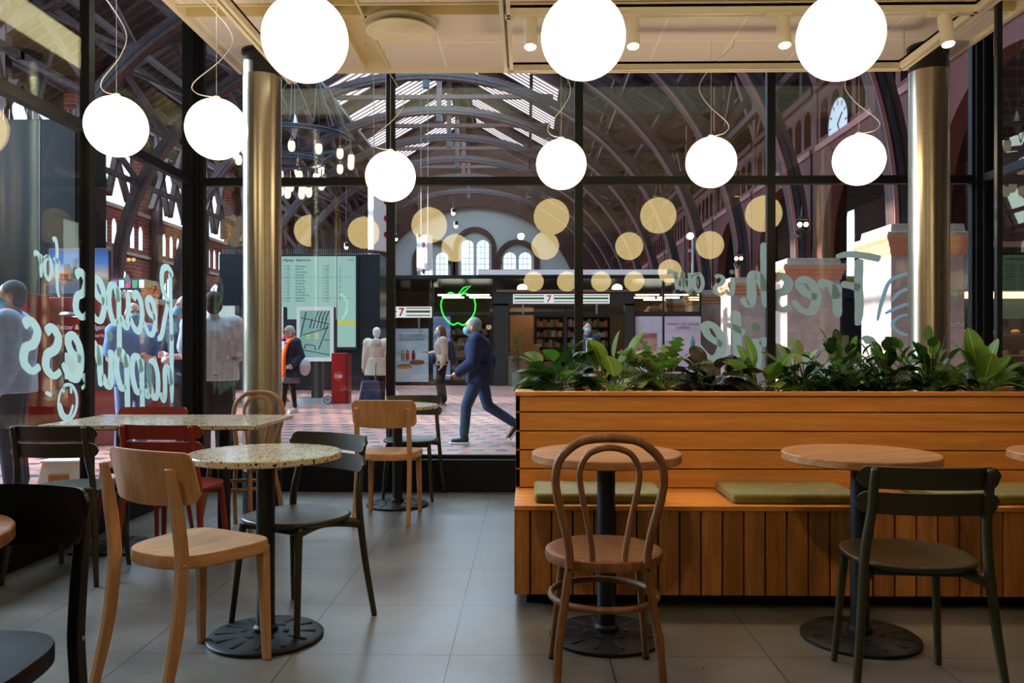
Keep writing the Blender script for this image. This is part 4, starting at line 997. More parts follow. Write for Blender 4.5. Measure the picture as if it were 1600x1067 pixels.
# ---------------------------------------------------------------- convenience shop across the hall
SY = 27.5
sh = thing('convenience_shop', 'glass fronted convenience shop across the hall with dark door frame', 'shop', (0, SY, HG))
z = lambda v: v - HG
b = MB().box(-5.3, 5.80, -0.3, 6, z(3.44), z(3.56)); b.build('roof', 'darkpanel', sh)
MB().box(-1.6, 4.6, -0.5, -0.2, z(3.56), z(3.72)).build('roof_canopy', 'white', sh)
b = MB()
for x in (-5.3, -4.45, -3.25, -3.15, -1.1, -1.0, 1.3, 3.45, 4.55, 5.78): b.box(x - 0.035, x + 0.035, -0.04, 0.04, 0, z(3.44))
b.box(-5.3, 5.80, -0.05, 0.05, z(2.25), z(2.36)).box(-5.3, -1.0, -0.05, 0.05, 0, 0.1).box(5.75, 5.82, 0, 6, z(2.25), z(2.36)).box(5.75, 5.82, 0, 6, 0, 0.1)
b.build('facade_frame', 'darkgrey', sh)
MB().box(-5.3, 5.9, -0.01, 0.01, z(2.36), z(3.44)).build('upper_glazing', 'glass', sh)
MB().box(5.77, 5.79, 0, 6, 0.1, z(3.44)).build('side_glazing', 'glass', sh)
MB().box(-3.15, -1.1, -0.01, 0.01, 0.1, z(2.25)).build('shop_window', 'glass', sh)
b = MB().box(-1.08, -0.60, -0.25, 0.1, 0, z(2.62)).box(3.25, 3.55, -0.25, 0.1, 0, z(2.62)).box(-1.08, 3.55, -0.25, 0.1, z(2.55), z(3.0)); b.build('door_frame', plain('door_frame_dark', (52, 50, 48), 0.35), sh)
MB().box(-1.0, 3.5, -0.3, 0.1, z(3.0), z(3.08)).build('door_lintel', plain('bronze', (120, 100, 80), 0.4, 0.3), sh)
for x in (-0.15, 3.0): MB().ball((x, -0.2, z(3.14)), (0.17, 0.12, 0.13), 14).build('downlight', warm, sh)
b = MB().box(-5.3, 5.9, 5.8, 6, 0, z(3.44)).box(-5.3, -5.2, 0, 6, 0, z(3.44)); b.build('back_wall', plain('shop_back', (120, 86, 62), 0.7), sh)
MB().box(-5.3, 5.9, 0.05, 5.9, 0, 0.02).build('shop_floor', plain('shop_floor', (140, 132, 124), 0.4), sh)
MB().box(-0.6, 0.25, 2.0, 2.1, 0, z(2.6)).build('wood_partition', plain('shop_wood', (186, 124, 80), 0.5), sh)
cl = emit('shop_ceiling_light', (1.0, 0.86, 0.66), 12.0)
for i, (x, y) in enumerate([(-2.7, 1.2), (-2.7, 2.6), (-1.7, 1.2), (-1.7, 2.6), (0.2, 1.4), (1.8, 1.4), (2.9, 3.6), (4.2, 1.2), (5.2, 1.2), (4.3, 2.8), (5.2, 2.8), (4.9, 4.2)]):
    MB().box(x - 0.4, x + 0.4, y - 0.06, y + 0.06, z(2.98 if x > 3 or x < -1 else 2.75), z(3.02 if x > 3 or x < -1 else 2.79)).build('ceiling_light', cl, sh)
rnd = random.Random(3)
def prod_mat():
    t = NT('products'); g = t.n('ShaderNodeNewGeometry')
    t.l(t.ramp(g.outputs['Random Per Island'], [(0.0, lin((150, 60, 44))), (0.2, lin((210, 170, 110))), (0.4, lin((80, 96, 60))), (0.6, lin((196, 190, 180))), (0.8, lin((70, 80, 110))), (1.0, lin((190, 110, 50)))]), t.b.inputs['Base Color']); return t.m
M['prod'] = prod_mat()
def shelves(label, x0, x1, y, nz=5, h=2.1):
    q = thing('shop_shelf', label, 'shelf', ((x0 + x1) / 2, SY + y, HG + 0.02), 0); w = (x1 - x0) / 2
    b = MB().box(-w, w, 0.28, 0.3, 0, h).box(-w - 0.02, -w, -0.2, 0.3, 0, h).box(w, w + 0.02, -0.2, 0.3, 0, h)
    for k in range(nz + 1): b.box(-w, w, -0.2, 0.28, 0.1 + (h - 0.12) * k / nz, 0.12 + (h - 0.12) * k / nz)
    b.build('rack', plain('shelf_brown', (80, 60, 46), 0.6), q); g = MB()
    for k in range(nz):
        x = -w + 0.03
        while x < w - 0.12:
            ww = rnd.uniform(0.05, 0.14); hh = rnd.uniform(0.15, 0.30); g.box(x, x + ww, -0.16, 0.1, 0.122 + (h - 0.12) * k / nz, 0.122 + (h - 0.12) * k / nz + hh); x += ww + 0.012
    tag(g.build('products', 'prod', q), kind='stuff')
shelves('product shelf seen through the shop window beside the walking man', -2.9, -1.3, 1.6)
shelves('product shelf inside the shop door, left part', 0.35, 1.35, 3.4, 6, 2.4)
shelves('product shelf inside the shop door, behind the door man', 1.5, 3.1, 3.4, 6, 2.4)
shelves('product shelf inside the shop behind the pink posters', 3.8, 5.5, 3.6, 5, 2.0)
q = thing('bakery_counter', 'low glass bakery counter inside the shop door', 'counter', (1.3, SY + 1.5, HG + 0.02))
MB().box(-0.7, 1.2, -0.3, 0.4, 0, 0.75).build('body', plain('counter_wood', (130, 86, 56), 0.5), q); MB().box(-0.7, 1.2, -0.3, 0.4, 0.75, 1.25).build('glass_case', 'glass', q)
b = MB(); [b.ball((-0.6 + 0.14 * k, 0.0 + 0.1 * (k % 2), 0.85 + 0.2 * (k % 2)), (0.06, 0.08, 0.035), 8) for k in range(13)]; tag(b.build('pastries', plain('pastry', (190, 120, 50), 0.6), q), kind='stuff')
# seven bar signs
def bar_sign(label, x0, x1, y, zb, zt, xs):
    q = thing('shop_sign', label, 'sign', (x0, y, zb), 0, 'striped light box signs')
    w, h = x1 - x0, zt - zb
    MB().box(0, w, 0, 0.12, 0, h).build('light_box', emit('sign_white', (1, 1, 1), 0.85) if 'sgw' not in M else M['sgw'], q)
    for nm, c, a, bb in (('orange_stripe', (236, 110, 50), 0.80, 0.90), ('green_stripe', (20, 130, 70), 0.44, 0.64), ('red_stripe', (200, 70, 50), 0.14, 0.24)):
        s = MB()
        for u0, u1 in ((0.04, xs - 0.16), (xs + 0.16, w - 0.04)): s.box(u0, u1, -0.006, 0, a * h, bb * h)
        s.build(nm, plain(nm, c, 0.5, var=0), q)
    text('numeral_seven', '7', h * 1.05, plain('seven_red', (214, 60, 40), 0.5, var=0), (xs, -0.012, h * 0.14), (PI / 2, 0, 0), q, align='CENTER', bold=True)
    b = MB().box(0.3, 0.36, 0.02, 0.08, -0.35, 0).box(w - 0.45, w - 0.39, 0.02, 0.08, -0.35, 0); b.build('bracket', 'grey', q)
M['sgw'] = emit('sign_white', (1, 1, 1), 0.85)
bar_sign('striped white light box sign with a 7 above the shop door', -0.45, 2.73, SY - 0.35, 2.62, 2.93, 1.18)
bar_sign('striped white light box sign with a 7 behind the left window bar', -5.0, -3.15, SY - 0.35, 2.16, 2.52, 0.85)
# posters on the shop front
def poster(label, x0, x1, z0, z1, mat, y=SY - 0.09):
    q = thing('wall_poster', label, 'poster', (x0, y, z0)); w, h = x1 - x0, z1 - z0
    MB().box(-0.04, w + 0.04, 0.0, 0.03, -0.04, h + 0.04).build('poster_frame', 'darkgrey', q)
    MB().box(0, w, -0.012, 0, 0, h).build('poster_print', mat, q); return q, w, h
def cloudy(name, a, b):
    t = NT(name); t.l(t.ramp(t.noise(t.coord(scale=(0.6, 1, 2.4), rot=(0, 0.5, 0)), 1.6, 3), [(0.35, lin(a)), (0.65, lin(b))]), t.b.inputs['Base Color']); t.b.inputs['Roughness'].default_value = 0.5; return t.m
pk = plain('poster_ink', (60, 66, 74), 0.6)
q, w, h = poster('blue grey poster with bottles and sandwiches beside the shop door', -4.38, -3.28, 0.02, 1.80, cloudy('poster_blue', (164, 190, 204), (214, 226, 232)))
text('headline', 'BIG SANDWICH\n& COLD DRINK', 0.12, pk, (w / 2, -0.014, h - 0.28), (PI / 2, 0, 0), q, align='CENTER')
for x, c in ((0.24, (120, 160, 90)), (0.40, (200, 60, 40)), (0.60, (110, 30, 50))):
    MB().lathe([(0.055, 0), (0.06, 0.02), (0.06, 0.20), (0.03, 0.25), (0.03, 0.31)], (x, -0.012, 0.75), 12).build('printed_bottle', plain('bottle_print', c, 0.4), q)
for x, z_, c in ((0.30, 0.50, (190, 150, 70)), (0.72, 0.64, (120, 70, 50))):
    g = MB().ball((x, -0.012, z_), (0.26, 0.014, 0.07), 14).build('printed_sandwich', plain('sandwich_print', c, 0.6), q); MB().ball((x, -0.016, z_ + 0.05), (0.25, 0.014, 0.03), 14).build('printed_salad', plain('salad_print', (80, 130, 50), 0.6), g)
    MB().ball((x + 0.02, -0.02, z_ + 0.075), (0.2, 0.012, 0.018), 14).build('printed_tomato', plain('tomato_print', (190, 60, 40), 0.6), g)
q, w, h = poster('large lilac poster with green bottles and two headline lines, right of the shop', 4.58, 5.78, 0.3, 2.2, cloudy('poster_lilac', (206, 186, 206), (228, 214, 226)))
text('headline', 'DRINKS LESS SUGAR\nSUMMER', 0.12, pk, (w / 2, -0.014, h - 0.3), (PI / 2, 0, 0), q, align='CENTER')
for x in (0.28, 0.46, 0.92): MB().lathe([(0.06, 0), (0.065, 0.03), (0.065, 0.24), (0.025, 0.32), (0.025, 0.38)], (x, -0.012, 0.85), 12).build('printed_bottle', plain('bottle_green', (70, 160, 130), 0.4), q)
q, w, h = poster('plain pale panel with a small food poster, right of the shop door', 3.6, 4.5, 0.1, 2.2, plain('panel_lilac', (200, 196, 210), 0.5))
MB().box(0.08, 0.72, -0.025, -0.01, 0.5, 1.55).build('small_print', cloudy('food_print', (150, 90, 80), (206, 170, 160)), q)
q, w, h = poster('tall blue tinted panel behind the girl with the backpack', -3.12, -2.55, 0.1, 2.2, cloudy('poster_deepblue', (110, 140, 180), (180, 200, 220)))
# plant in a tall pot by the shop door, black cylinder stand, white sign
q = thing('potted_plant', 'leafy green plant in a tall wooden tub inside the shop door', 'potted plant', (-0.5 + 0.18, SY - 0.6, HG))
MB().lathe([(0.16, 0), (0.19, 0.45), (0.17, 0.45), (0.0, 0.42)], seg=24).build('pot', plain('pot_sage', (120, 132, 116), 0.7), q, auto=True)
MB().box(-0.28, 0.28, 0.1, 0.4, 0, 1.0).build('wooden_tub', plain('tub_wood', (120, 100, 80), 0.7), q)
rl = random.Random(5); b = MB()
for k in range(150):
    a = rl.uniform(0, 2 * PI); rr = rl.uniform(0.02, 0.26); zz = rl.uniform(0.75, 1.75); c0 = Vector((rr * math.cos(a), 0.05 + rr * math.sin(a) * 0.8, zz)); d = Vector((rl.uniform(-1, 1), rl.uniform(-1, 1), rl.uniform(-0.8, 0.6))).normalized()
    s_ = d.cross(Vector((0, 0, 1))).normalized() * 0.035; e = d * 0.10; b.quadm([c0, c0 + e * 0.5 + s_, c0 + e, c0 + e * 0.5 - s_], [(0, 1, 2, 3)])
b.build('foliage', 'leaf_mid', q)
MB().tube([(0, 0.05, 0.4), (0.03, 0.05, 1.2), (0, 0.05, 1.6)], 0.012, 6).build('stem', 'stem', q)
q = thing('umbrella_stand', 'black cylindrical stand with umbrella handles beside the potted plant', 'stand', (0.32, SY - 0.6, HG))
MB().lathe([(0.21, 0), (0.21, 0.85), (0.16, 0.98), (0.0, 1.0)], seg=28).build('cylinder', 'black', q, auto=True)
for k in range(4): MB().tube([(0.05 * k - 0.08, 0, 0.95), (0.06 * k - 0.1, 0, 1.3), (0.06 * k - 0.05, 0, 1.36), (0.06 * k, 0, 1.3)], 0.015, 6, smooth=3).build('handle', plain('handle_wood', (150, 104, 60), 0.5), q)
# ---------------------------------------------------------------- departure board building and stands
q = thing('departure_building', 'dark panelled block carrying the departure board', 'kiosk', (-6.75, 24.3, HG))
MB().box(-2.4, 2.4, 0, 2.4, 0, 4.05).build('body', 'darkpanel', q, bevel=0.02)
b = MB(); [b.box(-2.4 + 0.6 * k - 0.008, -2.4 + 0.6 * k + 0.008, -0.006, 0, 0, 4.0) for k in range(1, 8)]; b.build('panel_joint', 'black', q)
b = MB(); [b.box(-2.3 + 0.06 * k, -2.29 + 0.06 * k, 0.05, 0.06, 4.05, 4.2) for k in range(76)]; tag(b.build('bird_spikes', 'silver', q), kind='stuff')
scr = emit('board_glow', (0.42, 0.66, 0.60), 0.85); ink = plain('board_ink', (50, 84, 80), 0.5); yel = emit('board_yellow', (0.75, 0.72, 0.1), 0.8)
q = thing('departure_board', 'large pale green departure board with rows of train times', 'display board', (-7.25, 24.2, 0))
MB().box(-0.05, 2.25, 0, 0.08, 1.1, 3.92).build('board_frame', 'darkgrey', q)
MB().box(0.0, 1.64, -0.02, 0, 2.0, 3.86).box(1.66, 2.2, -0.02, 0, 1.18, 3.86).build('screen', scr, q)
MB().box(1.66, 2.2, -0.025, -0.018, 1.84, 1.96).build('yellow_bar', yel, q)
rl = random.Random(9); lines = []
times = ['11:%02d' % (4 + 4 * k) for k in range(13)]
dest = ['Helsingor', 'Malmo', 'Nykobing', 'Esbjerg', 'Aarhus', 'Roskilde', 'Odense', 'Kastrup', 'Ringsted', 'Holbaek', 'Kalundborg', 'Slagelse', 'Nastved']
text('board_title', 'Afgange  departures', 0.10, ink, (0.05, -0.022, 3.72), (PI / 2, 0, 0), q, bold=True)
text('board_clock', '11:02', 0.09, ink, (1.95, -0.022, 3.72), (PI / 2, 0, 0), q)
text('time_column', '\n'.join(times), 0.085, plain('green_ink', (40, 120, 80), 0.5), (0.06, -0.022, 3.54), (PI / 2, 0, 0), q)
text('destination_column', '\n'.join(dest), 0.085, ink, (0.42, -0.022, 3.54), (PI / 2, 0, 0), q)
text('time_column', '\n'.join(times), 0.085, ink, (1.22, -0.022, 3.54), (PI / 2, 0, 0), q)
text('track_column', '\n'.join(str((3 * k) % 8 + 1) for k in range(13)), 0.085, ink, (1.72, -0.022, 3.54), (PI / 2, 0, 0), q)
b = MB(); [b.box(0, 2.2, -0.024, -0.02, z_ - 0.004, z_ + 0.004) for z_ in (3.24, 2.62)]; b.box(1.08, 1.09, -0.024, -0.02, 2.0, 3.86); b.build('screen_joint', 'grey', q)
# map stands
teal = emit('map_glow', (0.30, 0.52, 0.50), 0.75); tealp = emit('map_pale', (0.62, 0.80, 0.76), 0.85)
def map_stand(label, x, y, rz, full):
    q = thing('information_display', label, 'display stand', (x, y, HG), rz, 'white framed information displays')
    MB().box(-0.42, 0.42, 0.0, 0.32, 0.95, 2.20).build('cabinet', 'darkgrey', q, bevel=0.01)
    MB().box(-0.42, 0.42, -0.02, 0.0, 0.95, 2.20).build('white_frame', emit('lit_frame', (0.74, 0.78, 0.86), 0.8) if 'lf' not in M else M['lf'], q, bevel=0.006)
    s = MB().box(-0.34, 0.34, -0.03, -0.018, 1.04, 2.11).build('screen', teal if full else tealp, q)
    if full:
        b = MB(); up = (0, -1, 0)
        L = [((-0.33, 1.95), (0.33, 1.80)), ((-0.28, 1.55), (0.30, 1.72)), ((-0.20, 2.08), (-0.33, 1.50)), ((0.30, 1.78), (0.08, 1.22)), ((-0.33, 1.22), (0.33, 1.10)), ((-0.24, 1.24), (-0.22, 1.33)), ((-0.22, 1.34), (0.0, 1.31)), ((0.0, 1.31), (0.02, 1.2)), ((0.20, 1.45), (0.33, 1.43))]
        L += [((-0.12 + 0.08 * k, 1.70), (-0.06 + 0.08 * k, 1.92)) for k in range(5)] + [((0.0 + 0.08 * k, 1.90), (0.08 + 0.08 * k, 2.10)) for k in range(4)]
        for a, c_ in L: b.beam((a[0], -0.033, a[1]), (c_[0], -0.033, c_[1]), 0.006, 0.022, up=(0, -1, 0)) if False else b.tube([(a[0], -0.030, a[1]), (c_[0], -0.030, c_[1])], 0.012, 6)
        b.build('map_line', plain('map_ink', (24, 40, 44), 0.5), s)
        b = MB(); [b.box(x_, x_ + 0.09, -0.034, -0.03, z_, z_ + 0.035) for x_ in (-0.20, 0.0) for z_ in (1.47, 1.53)]; b.build('map_label', yel, s)
    else:
        text('timetable_text', '\n'.join('%02d:%02d  train   %d' % (6 + k // 2, (k * 17) % 60, k % 7 + 1) for k in range(14)), 0.06, ink, (-0.3, -0.032, 1.98), (PI / 2, 0, 0), s)
    MB().box(-0.10, 0.14, 0.06, 0.26, 0.1, 0.96).build('post', 'darkgrey', q)
    MB().hexa([(-0.46, -0.35, 0), (0.40, -0.35, 0), (0.40, 0.6, 0), (-0.46, 0.6, 0), (-0.38, -0.15, 0.12), (0.38, -0.15, 0.12), (0.38, 0.4, 0.12), (-0.38, 0.4, 0.12)]).build('foot', 'silver', q)
M['lf'] = emit('lit_frame', (0.74, 0.78, 0.86), 0.8)
map_stand('white framed display with a dark line map right of the woman in the orange scarf', -4.83, 18.7, 0.05, True)
map_stand('white framed timetable display just left of the orange scarf woman', -5.98, 18.7, 0.0, False)
map_stand('white framed teal display between the white shirted man and the steel column', -6.95, 18.3, 0.0, False)
# red stand with round badge, wheel
q = thing('red_stand', 'tall red box stand with a round white lettered badge', 'stand', (-4.22, 18.5, HG))
MB().box(-0.19, 0.13, 0, 0.3, 0, 1.14).build('body', 'red', q, bevel=0.008); MB().box(0.13, 0.20, 0.02, 0.3, 0.0, 1.12).build('side_panel', 'darkred', q)
MB().lathe([(0.11, 0), (0.11, 0.006)], (-0.03, 0.0, 0.62), 24, Matrix.Rotation(PI / 2, 3, 'X')).build('badge', plain('badge_red', (200, 60, 60), 0.5), q)
text('badge_letters', 'DSB', 0.095, 'white', (-0.03, -0.012, 0.585), (PI / 2, 0, 0), q, align='CENTER', bold=True)
q = thing('cart_wheel', 'small grey rubber wheel on the floor at the foot of the red stand', 'wheel', (-4.42, 18.2, HG + 0.105))
MB().tube([(0.085 * math.cos(2 * PI * k / 24), 0, 0.085 * math.sin(2 * PI * k / 24)) for k in range(24)], 0.019, 8, closed=True).build('tyre', 'grey', q, smooth=True)
MB().lathe([(0.04, -0.02), (0.04, 0.02)], seg=16, rot=Matrix.Rotation(PI / 2, 3, 'X')).build('hub', 'silver', q)
# barrier sign on grey block
q = thing('barrier_sign', 'red and white folding barrier on a grey block beside the cream coated person', 'barrier', (-2.62, 16.2, HG))
MB().box(-0.18, 0.18, -0.2, 0.2, 0, 0.2).build('block', 'grey', q, bevel=0.02)
MB().hexa([(-0.16, -0.03, 0.55), (0.0, -0.03, 0.55), (0.0, 0.03, 0.55), (-0.16, 0.03, 0.55), (-0.16, -0.03, 1.15), (-0.10, -0.03, 1.15), (-0.10, 0.03, 1.15), (-0.16, 0.03, 1.15)]).build('red_panel', 'red', q)
MB().tube([(-0.02, 0, 0.62), (0.02, 0, 0.42), (0.10, -0.02, 0.28), (0.22, -0.04, 0.22)], [0.03, 0.035, 0.035, 0.02], 8, smooth=4).tube([(-0.12, 0, 0.6), (-0.12, 0, 0.2)], 0.03, 8).build('white_foot', 'white', q, smooth=True)
# tall dark kiosk at the left
q = thing('dark_kiosk', 'tall dark panelled kiosk behind the red ticket machines', 'kiosk', (-10.2, 12.3, HG))
MB().box(-4.0, 3.4, 0, 0.9, 0, 4.72).build('body', 'kioskpanel', q, bevel=0.02)
b = MB(); [b.box(-4 + 1.14 * k - 0.012, -4 + 1.14 * k + 0.012, -0.008, 0, 0, 4.7) for k in range(1, 7)]; b.build('panel_joint', 'black', q)
b = MB(); [b.box(-3.9 + 0.09 * k, -3.896 + 0.09 * k, 0.1, 0.104, 4.72, 4.90) for k in range(81)]; tag(b.build('bird_spikes', 'silver', q), kind='stuff')
# ticket machines
def machine(label, x, y, rz, poster_):
    q = thing('ticket_machine', label, 'ticket machine', (x, y, HG), rz, 'red ticket machines')
    MB().box(-0.44, 0.44, 0, 0.9, 0, 1.92).build('cabinet', 'darkred', q, bevel=0.015)
    MB().box(-0.30, 0.30, -0.02, 0, 0.72, 1.28).build('screen_panel', plain('machine_panel', (40, 44, 48), 0.4) if 'mp' not in M else M['mp'], q)
    MB().box(-0.22, 0.06, -0.03, -0.018, 0.86, 1.2).build('screen', tealp, q)
    MB().tube([(-0.36, 0, 0.66), (-0.36, -0.09, 0.70), (-0.36, -0.09, 1.28), (-0.36, 0, 1.32)], 0.018, 8).build('grab_handle', 'silver', q, smooth=True)
    text('machine_text', 'Billetter & Togafgange', 0.085, 'white', (-0.40, -0.004, 1.50), (PI / 2, 0, 0), q, bold=True)
    text('machine_text', 'Tickets & Train departures', 0.072, 'white', (-0.40, -0.004, 1.40), (PI / 2, 0, 0), q)
    MB().lathe([(0.16, 0), (0.22, 0.02), (0.20, 0.05)], (0.0, -0.12, 1.66), 24).build('lamp_shade', 'silver', q, auto=True)
    MB().ball((0, -0.12, 1.67), (0.1, 0.1, 0.015), 12).build('bulb', warm, q)
    if poster_:
        MB().box(-0.46, 0.36, 0.02, 0.06, 1.93, 2.55).build('poster_frame', 'silver', q); p = MB().box(-0.43, 0.33, 0.0, 0.02, 1.96, 2.52)
        t = NT('travel_poster'); v = t.coord(); sp = t.n('ShaderNodeSeparateXYZ'); t.l(v, sp.inputs[0])
        sky = t.ramp(t.math('DIVIDE', t.math('SUBTRACT', sp.outputs[2], 1.96), 0.56), [(0.0, lin((70, 96, 130))), (0.30, lin((120, 110, 100))), (0.42, lin((200, 180, 150))), (0.7, lin((80, 130, 190))), (1.0, lin((40, 80, 150)))])
        t.l(sky, t.b.inputs['Base Color']); p.build('poster_print', t.m, q)
        b = MB(); [b.box(x0, x1, -0.006, 0, 2.14, zt) for x0, x1, zt in ((-0.3, 0.1, 2.22), (-0.24, -0.18, 2.34), (-0.16, -0.06, 2.30), (-0.12, -0.09, 2.42), (-0.02, 0.06, 2.28))]; b.build('printed_castle', plain('castle_print', (120, 80, 60), 0.7), q)
    return q
M['mp'] = plain('machine_panel', (40, 44, 48), 0.4)
machine('red ticket machine with a blue travel poster on top, behind the word happiness', -5.72, 10.5, 0.0, True)
machine('red ticket machine right of the blue shirted man, behind the word Recipes', -5.95, 12.1, 0.0, False)
q = thing('ticket_pillar', 'dark red pillar with sideways white ticket lettering at far left', 'sign pillar', (-6.5, 10.2, HG))
MB().box(-0.36, 0.25, 0, 0.5, 0, 1.95).build('body', 'darkred', q, bevel=0.01)
text('sideways_text', 'Billetter & Togafgange', 0.15, 'white', (0.04, -0.005, 1.85), (PI / 2, PI / 2, 0), q, bold=True)
text('sideways_text', 'Tickets & Train departures', 0.145, 'white', (-0.20, -0.005, 1.85), (PI / 2, PI / 2, 0), q)
q = thing('icon_sign', 'row of small coloured square icons on a dark sign above the blue shirted man', 'sign', (-6.27, 12.12, 2.02))
MB().box(0, 0.62, 0, 0.05, 0, 0.18).build('sign_board', 'darkgrey', q); MB().box(0.1, 0.14, 0.01, 0.05, -0.2, 0.0).box(0.5, 0.54, 0.01, 0.05, -0.2, 0).build('bracket', 'black', q)
for k, c_ in enumerate(((230, 110, 50), (170, 80, 160), (200, 220, 220), (220, 70, 130), (90, 170, 120), (230, 230, 230))): MB().box(0.01 + 0.1 * k, 0.09 + 0.1 * k, -0.008, 0, 0.03, 0.15).build('icon', plain('icon_colour', c_, 0.5, var=0), q)
# things on the right aisle
q = thing('aisle_shop', 'dark glazed shop front between the granite pedestals on the right', 'shop', (9.9, 22.4, HG))
MB().box(-2.4, 2.4, 0, 1.5, 0, 3.2).build('body', 'darkpanel', q, bevel=0.02); MB().box(-2.3, -1.2, -0.03, 0, 0.4, 1.6).build('window_goods', 'prod', q); MB().box(-2.3, 2.2, -0.04, 0, 2.6, 3.0).build('fascia', 'bluesteel', q)
q = thing('exit_sign', 'green and white emergency exit sign on the dark shop front', 'sign', (7.62, 22.3, 1.70))
MB().box(0, 0.42, 0, 0.06, 0, 0.24).build('sign_box', emit('exit_green', (0.05, 0.5, 0.2), 1.4), q)
exw = emit('exit_white', (0.9, 1, 0.95), 1.2)
MB().box(0.03, 0.15, -0.008, 0, 0.04, 0.20).build('door_symbol', exw, q); MB().prism([(0.20, 0.105), (0.30, 0.105), (0.30, 0.06), (0.39, 0.12), (0.30, 0.18), (0.30, 0.135), (0.20, 0.135)], 0, 0.008, lambda x, y, z: (x, -z, y)).build('arrow', exw, q)
q = thing('food_stall', 'glazed food stall with warm lit shelves at the right edge', 'food stall', (10.0, 15.2, HG))
MB().box(-1.9, 2.0, 0, 0.2, 0, 0.95).box(-1.9, 2.0, 1.4, 1.5, 0, 3.1).box(-1.9, 2.0, 0, 1.5, 2.3, 3.1).build('body', 'darkpanel', q); MB().box(-1.9, 2.0, 0.3, 1.3, 2.24, 2.3).build('light_panel', emit('stall_light', (1, 0.66, 0.34), 3.0), q)
MB().box(-1.9, 2.0, 0.7, 1.3, 1.50, 1.53).box(-1.9, 2.0, 0.3, 1.3, 1.1, 1.13).build('shelf', 'silver', q); MB().box(-1.95, 2.0, -0.05, 1.5, 3.1, 3.2).build('roof', 'white', q)
MB().box(-1.9, 2.0, 0.02, 0.03, 0.95, 2.3).build('glass_front', 'glass', q)
b = MB(); [b.ball((-1.7 + 0.17 * k, 0.95, 1.57 if k % 2 else 1.17), (0.09, 0.07, 0.05), 8) for k in range(22)]; tag(b.build('bread', plain('bread', (206, 140, 70), 0.7), q), kind='stuff')

# ================================================================ people (front = local -Y)
def pbody(parent, J, skin, h=1.0):
    """J: joint dictionary. One continuous remeshed body with head, face, five fingered hands and feet."""
    b = MB(); V = Vector
    b.cap(J['pelvis'], 0.135, J['chest'], 0.135); b.cap(J['chest'] + V((-0.10, 0, 0.06)), 0.085, J['chest'] + V((0.10, 0, 0.06)), 0.085)
    b.cap(J['chest'] + V((0, 0.01, 0.12)), 0.065, J['head'] + V((0, 0.01, -0.09)), 0.055)
    hd = J['head']; hr = J.get('hrot', Matrix.Identity(3))
    b.ball(hd + hr @ V((0, 0.012, 0.02)), (0.078, 0.098, 0.105), 24, hr); b.ball(hd + hr @ V((0, -0.03, -0.06)), (0.056, 0.062, 0.06), 18, hr)
    b.cap(hd + hr @ V((0, -0.085, 0.018)), 0.010, hd + hr @ V((0, -0.112, -0.022)), 0.015)
    b.ball(hd + hr @ V((0, -0.084, -0.058)), (0.024, 0.012, 0.010), 12, hr)
    for s in (-1, 1):
        b.ball(hd + hr @ V((s * 0.080, 0.012, -0.005)), (0.010, 0.020, 0.032), 12, hr); b.ball(hd + hr @ V((s * 0.03, -0.083, 0.036)), (0.022, 0.010, 0.007), 10, hr)
    for s, k in ((-1, 'R'), (1, 'L')):
        sh, el, wr, fi = (J[n + k] for n in ('sh', 'el', 'wr', 'fi'))
        b.cap(J['chest'] + V((s * 0.06, 0, 0.06)), 0.07, sh, 0.062); b.cap(sh, 0.056, el, 0.042); b.cap(el, 0.042, wr, 0.028)
        d = (fi - wr).normalized(); side = d.cross(V((0, 1, 0.2))).normalized() if abs(d.y) < 0.9 else V((1, 0, 0)); nrm = d.cross(side).normalized()
        b.cap(wr, 0.027, wr + d * 0.05, 0.030); b.cap(wr + d * 0.03 + side * 0.018, 0.018, wr + d * 0.085 + side * 0.022, 0.016); b.cap(wr + d * 0.03 - side * 0.018, 0.018, wr + d * 0.085 - side * 0.022, 0.016)
        for i, L in enumerate((0.066, 0.076, 0.070, 0.055)):
            p0 = wr + d * 0.088 + side * (0.033 - 0.022 * i); p1 = p0 + d * L * 0.55 + nrm * 0.010; p2 = p1 + d * L * 0.4 + nrm * 0.024
            b.cap(p0, 0.0105, p1, 0.0098, 10); b.cap(p1, 0.0098, p2, 0.0088, 10)
        p0 = wr + d * 0.03 + side * 0.034; p1 = p0 + d * 0.035 + side * 0.028; b.cap(p0, 0.014, p1, 0.012, 10); b.cap(p1, 0.012, p1 + d * 0.032 + nrm * 0.01, 0.010, 10)
        hp, kn, an = (J[n + k] for n in ('hp', 'kn', 'an')); td = J['toe' + k]
        b.cap(hp, 0.088, kn, 0.056); b.cap(kn, 0.056, kn + (an - kn) * 0.35 + V((0, 0.012, 0)), 0.054); b.cap(kn + (an - kn) * 0.35 + V((0, 0.012, 0)), 0.054, an, 0.036)
        b.cap(an + V((0, 0, -0.04)), 0.034, an + td * 0.13 + V((0, 0, -0.055)), 0.028)
    return b.build('body', skin, parent, remesh=0.0095)
def joints(**kw):
    V = Vector
    J = dict(pelvis=V((0, 0, 0.97)), chest=V((0, 0, 1.30)), head=V((0, -0.02, 1.63)))
    for s, k in ((-1, 'R'), (1, 'L')):
        J['sh' + k] = V((s * 0.185, 0, 1.42)); J['el' + k] = V((s * 0.225, 0.02, 1.13)); J['wr' + k] = V((s * 0.235, -0.05, 0.89)); J['fi' + k] = V((s * 0.235, -0.08, 0.75))
        J['hp' + k] = V((s * 0.095, 0, 0.93)); J['kn' + k] = V((s * 0.105, -0.01, 0.50)); J['an' + k] = V((s * 0.11, 0.03, 0.10)); J['toe' + k] = V((0, -1, 0))
    for k, v in kw.items(): J[k] = V(v) if isinstance(v, tuple) else v
    return J
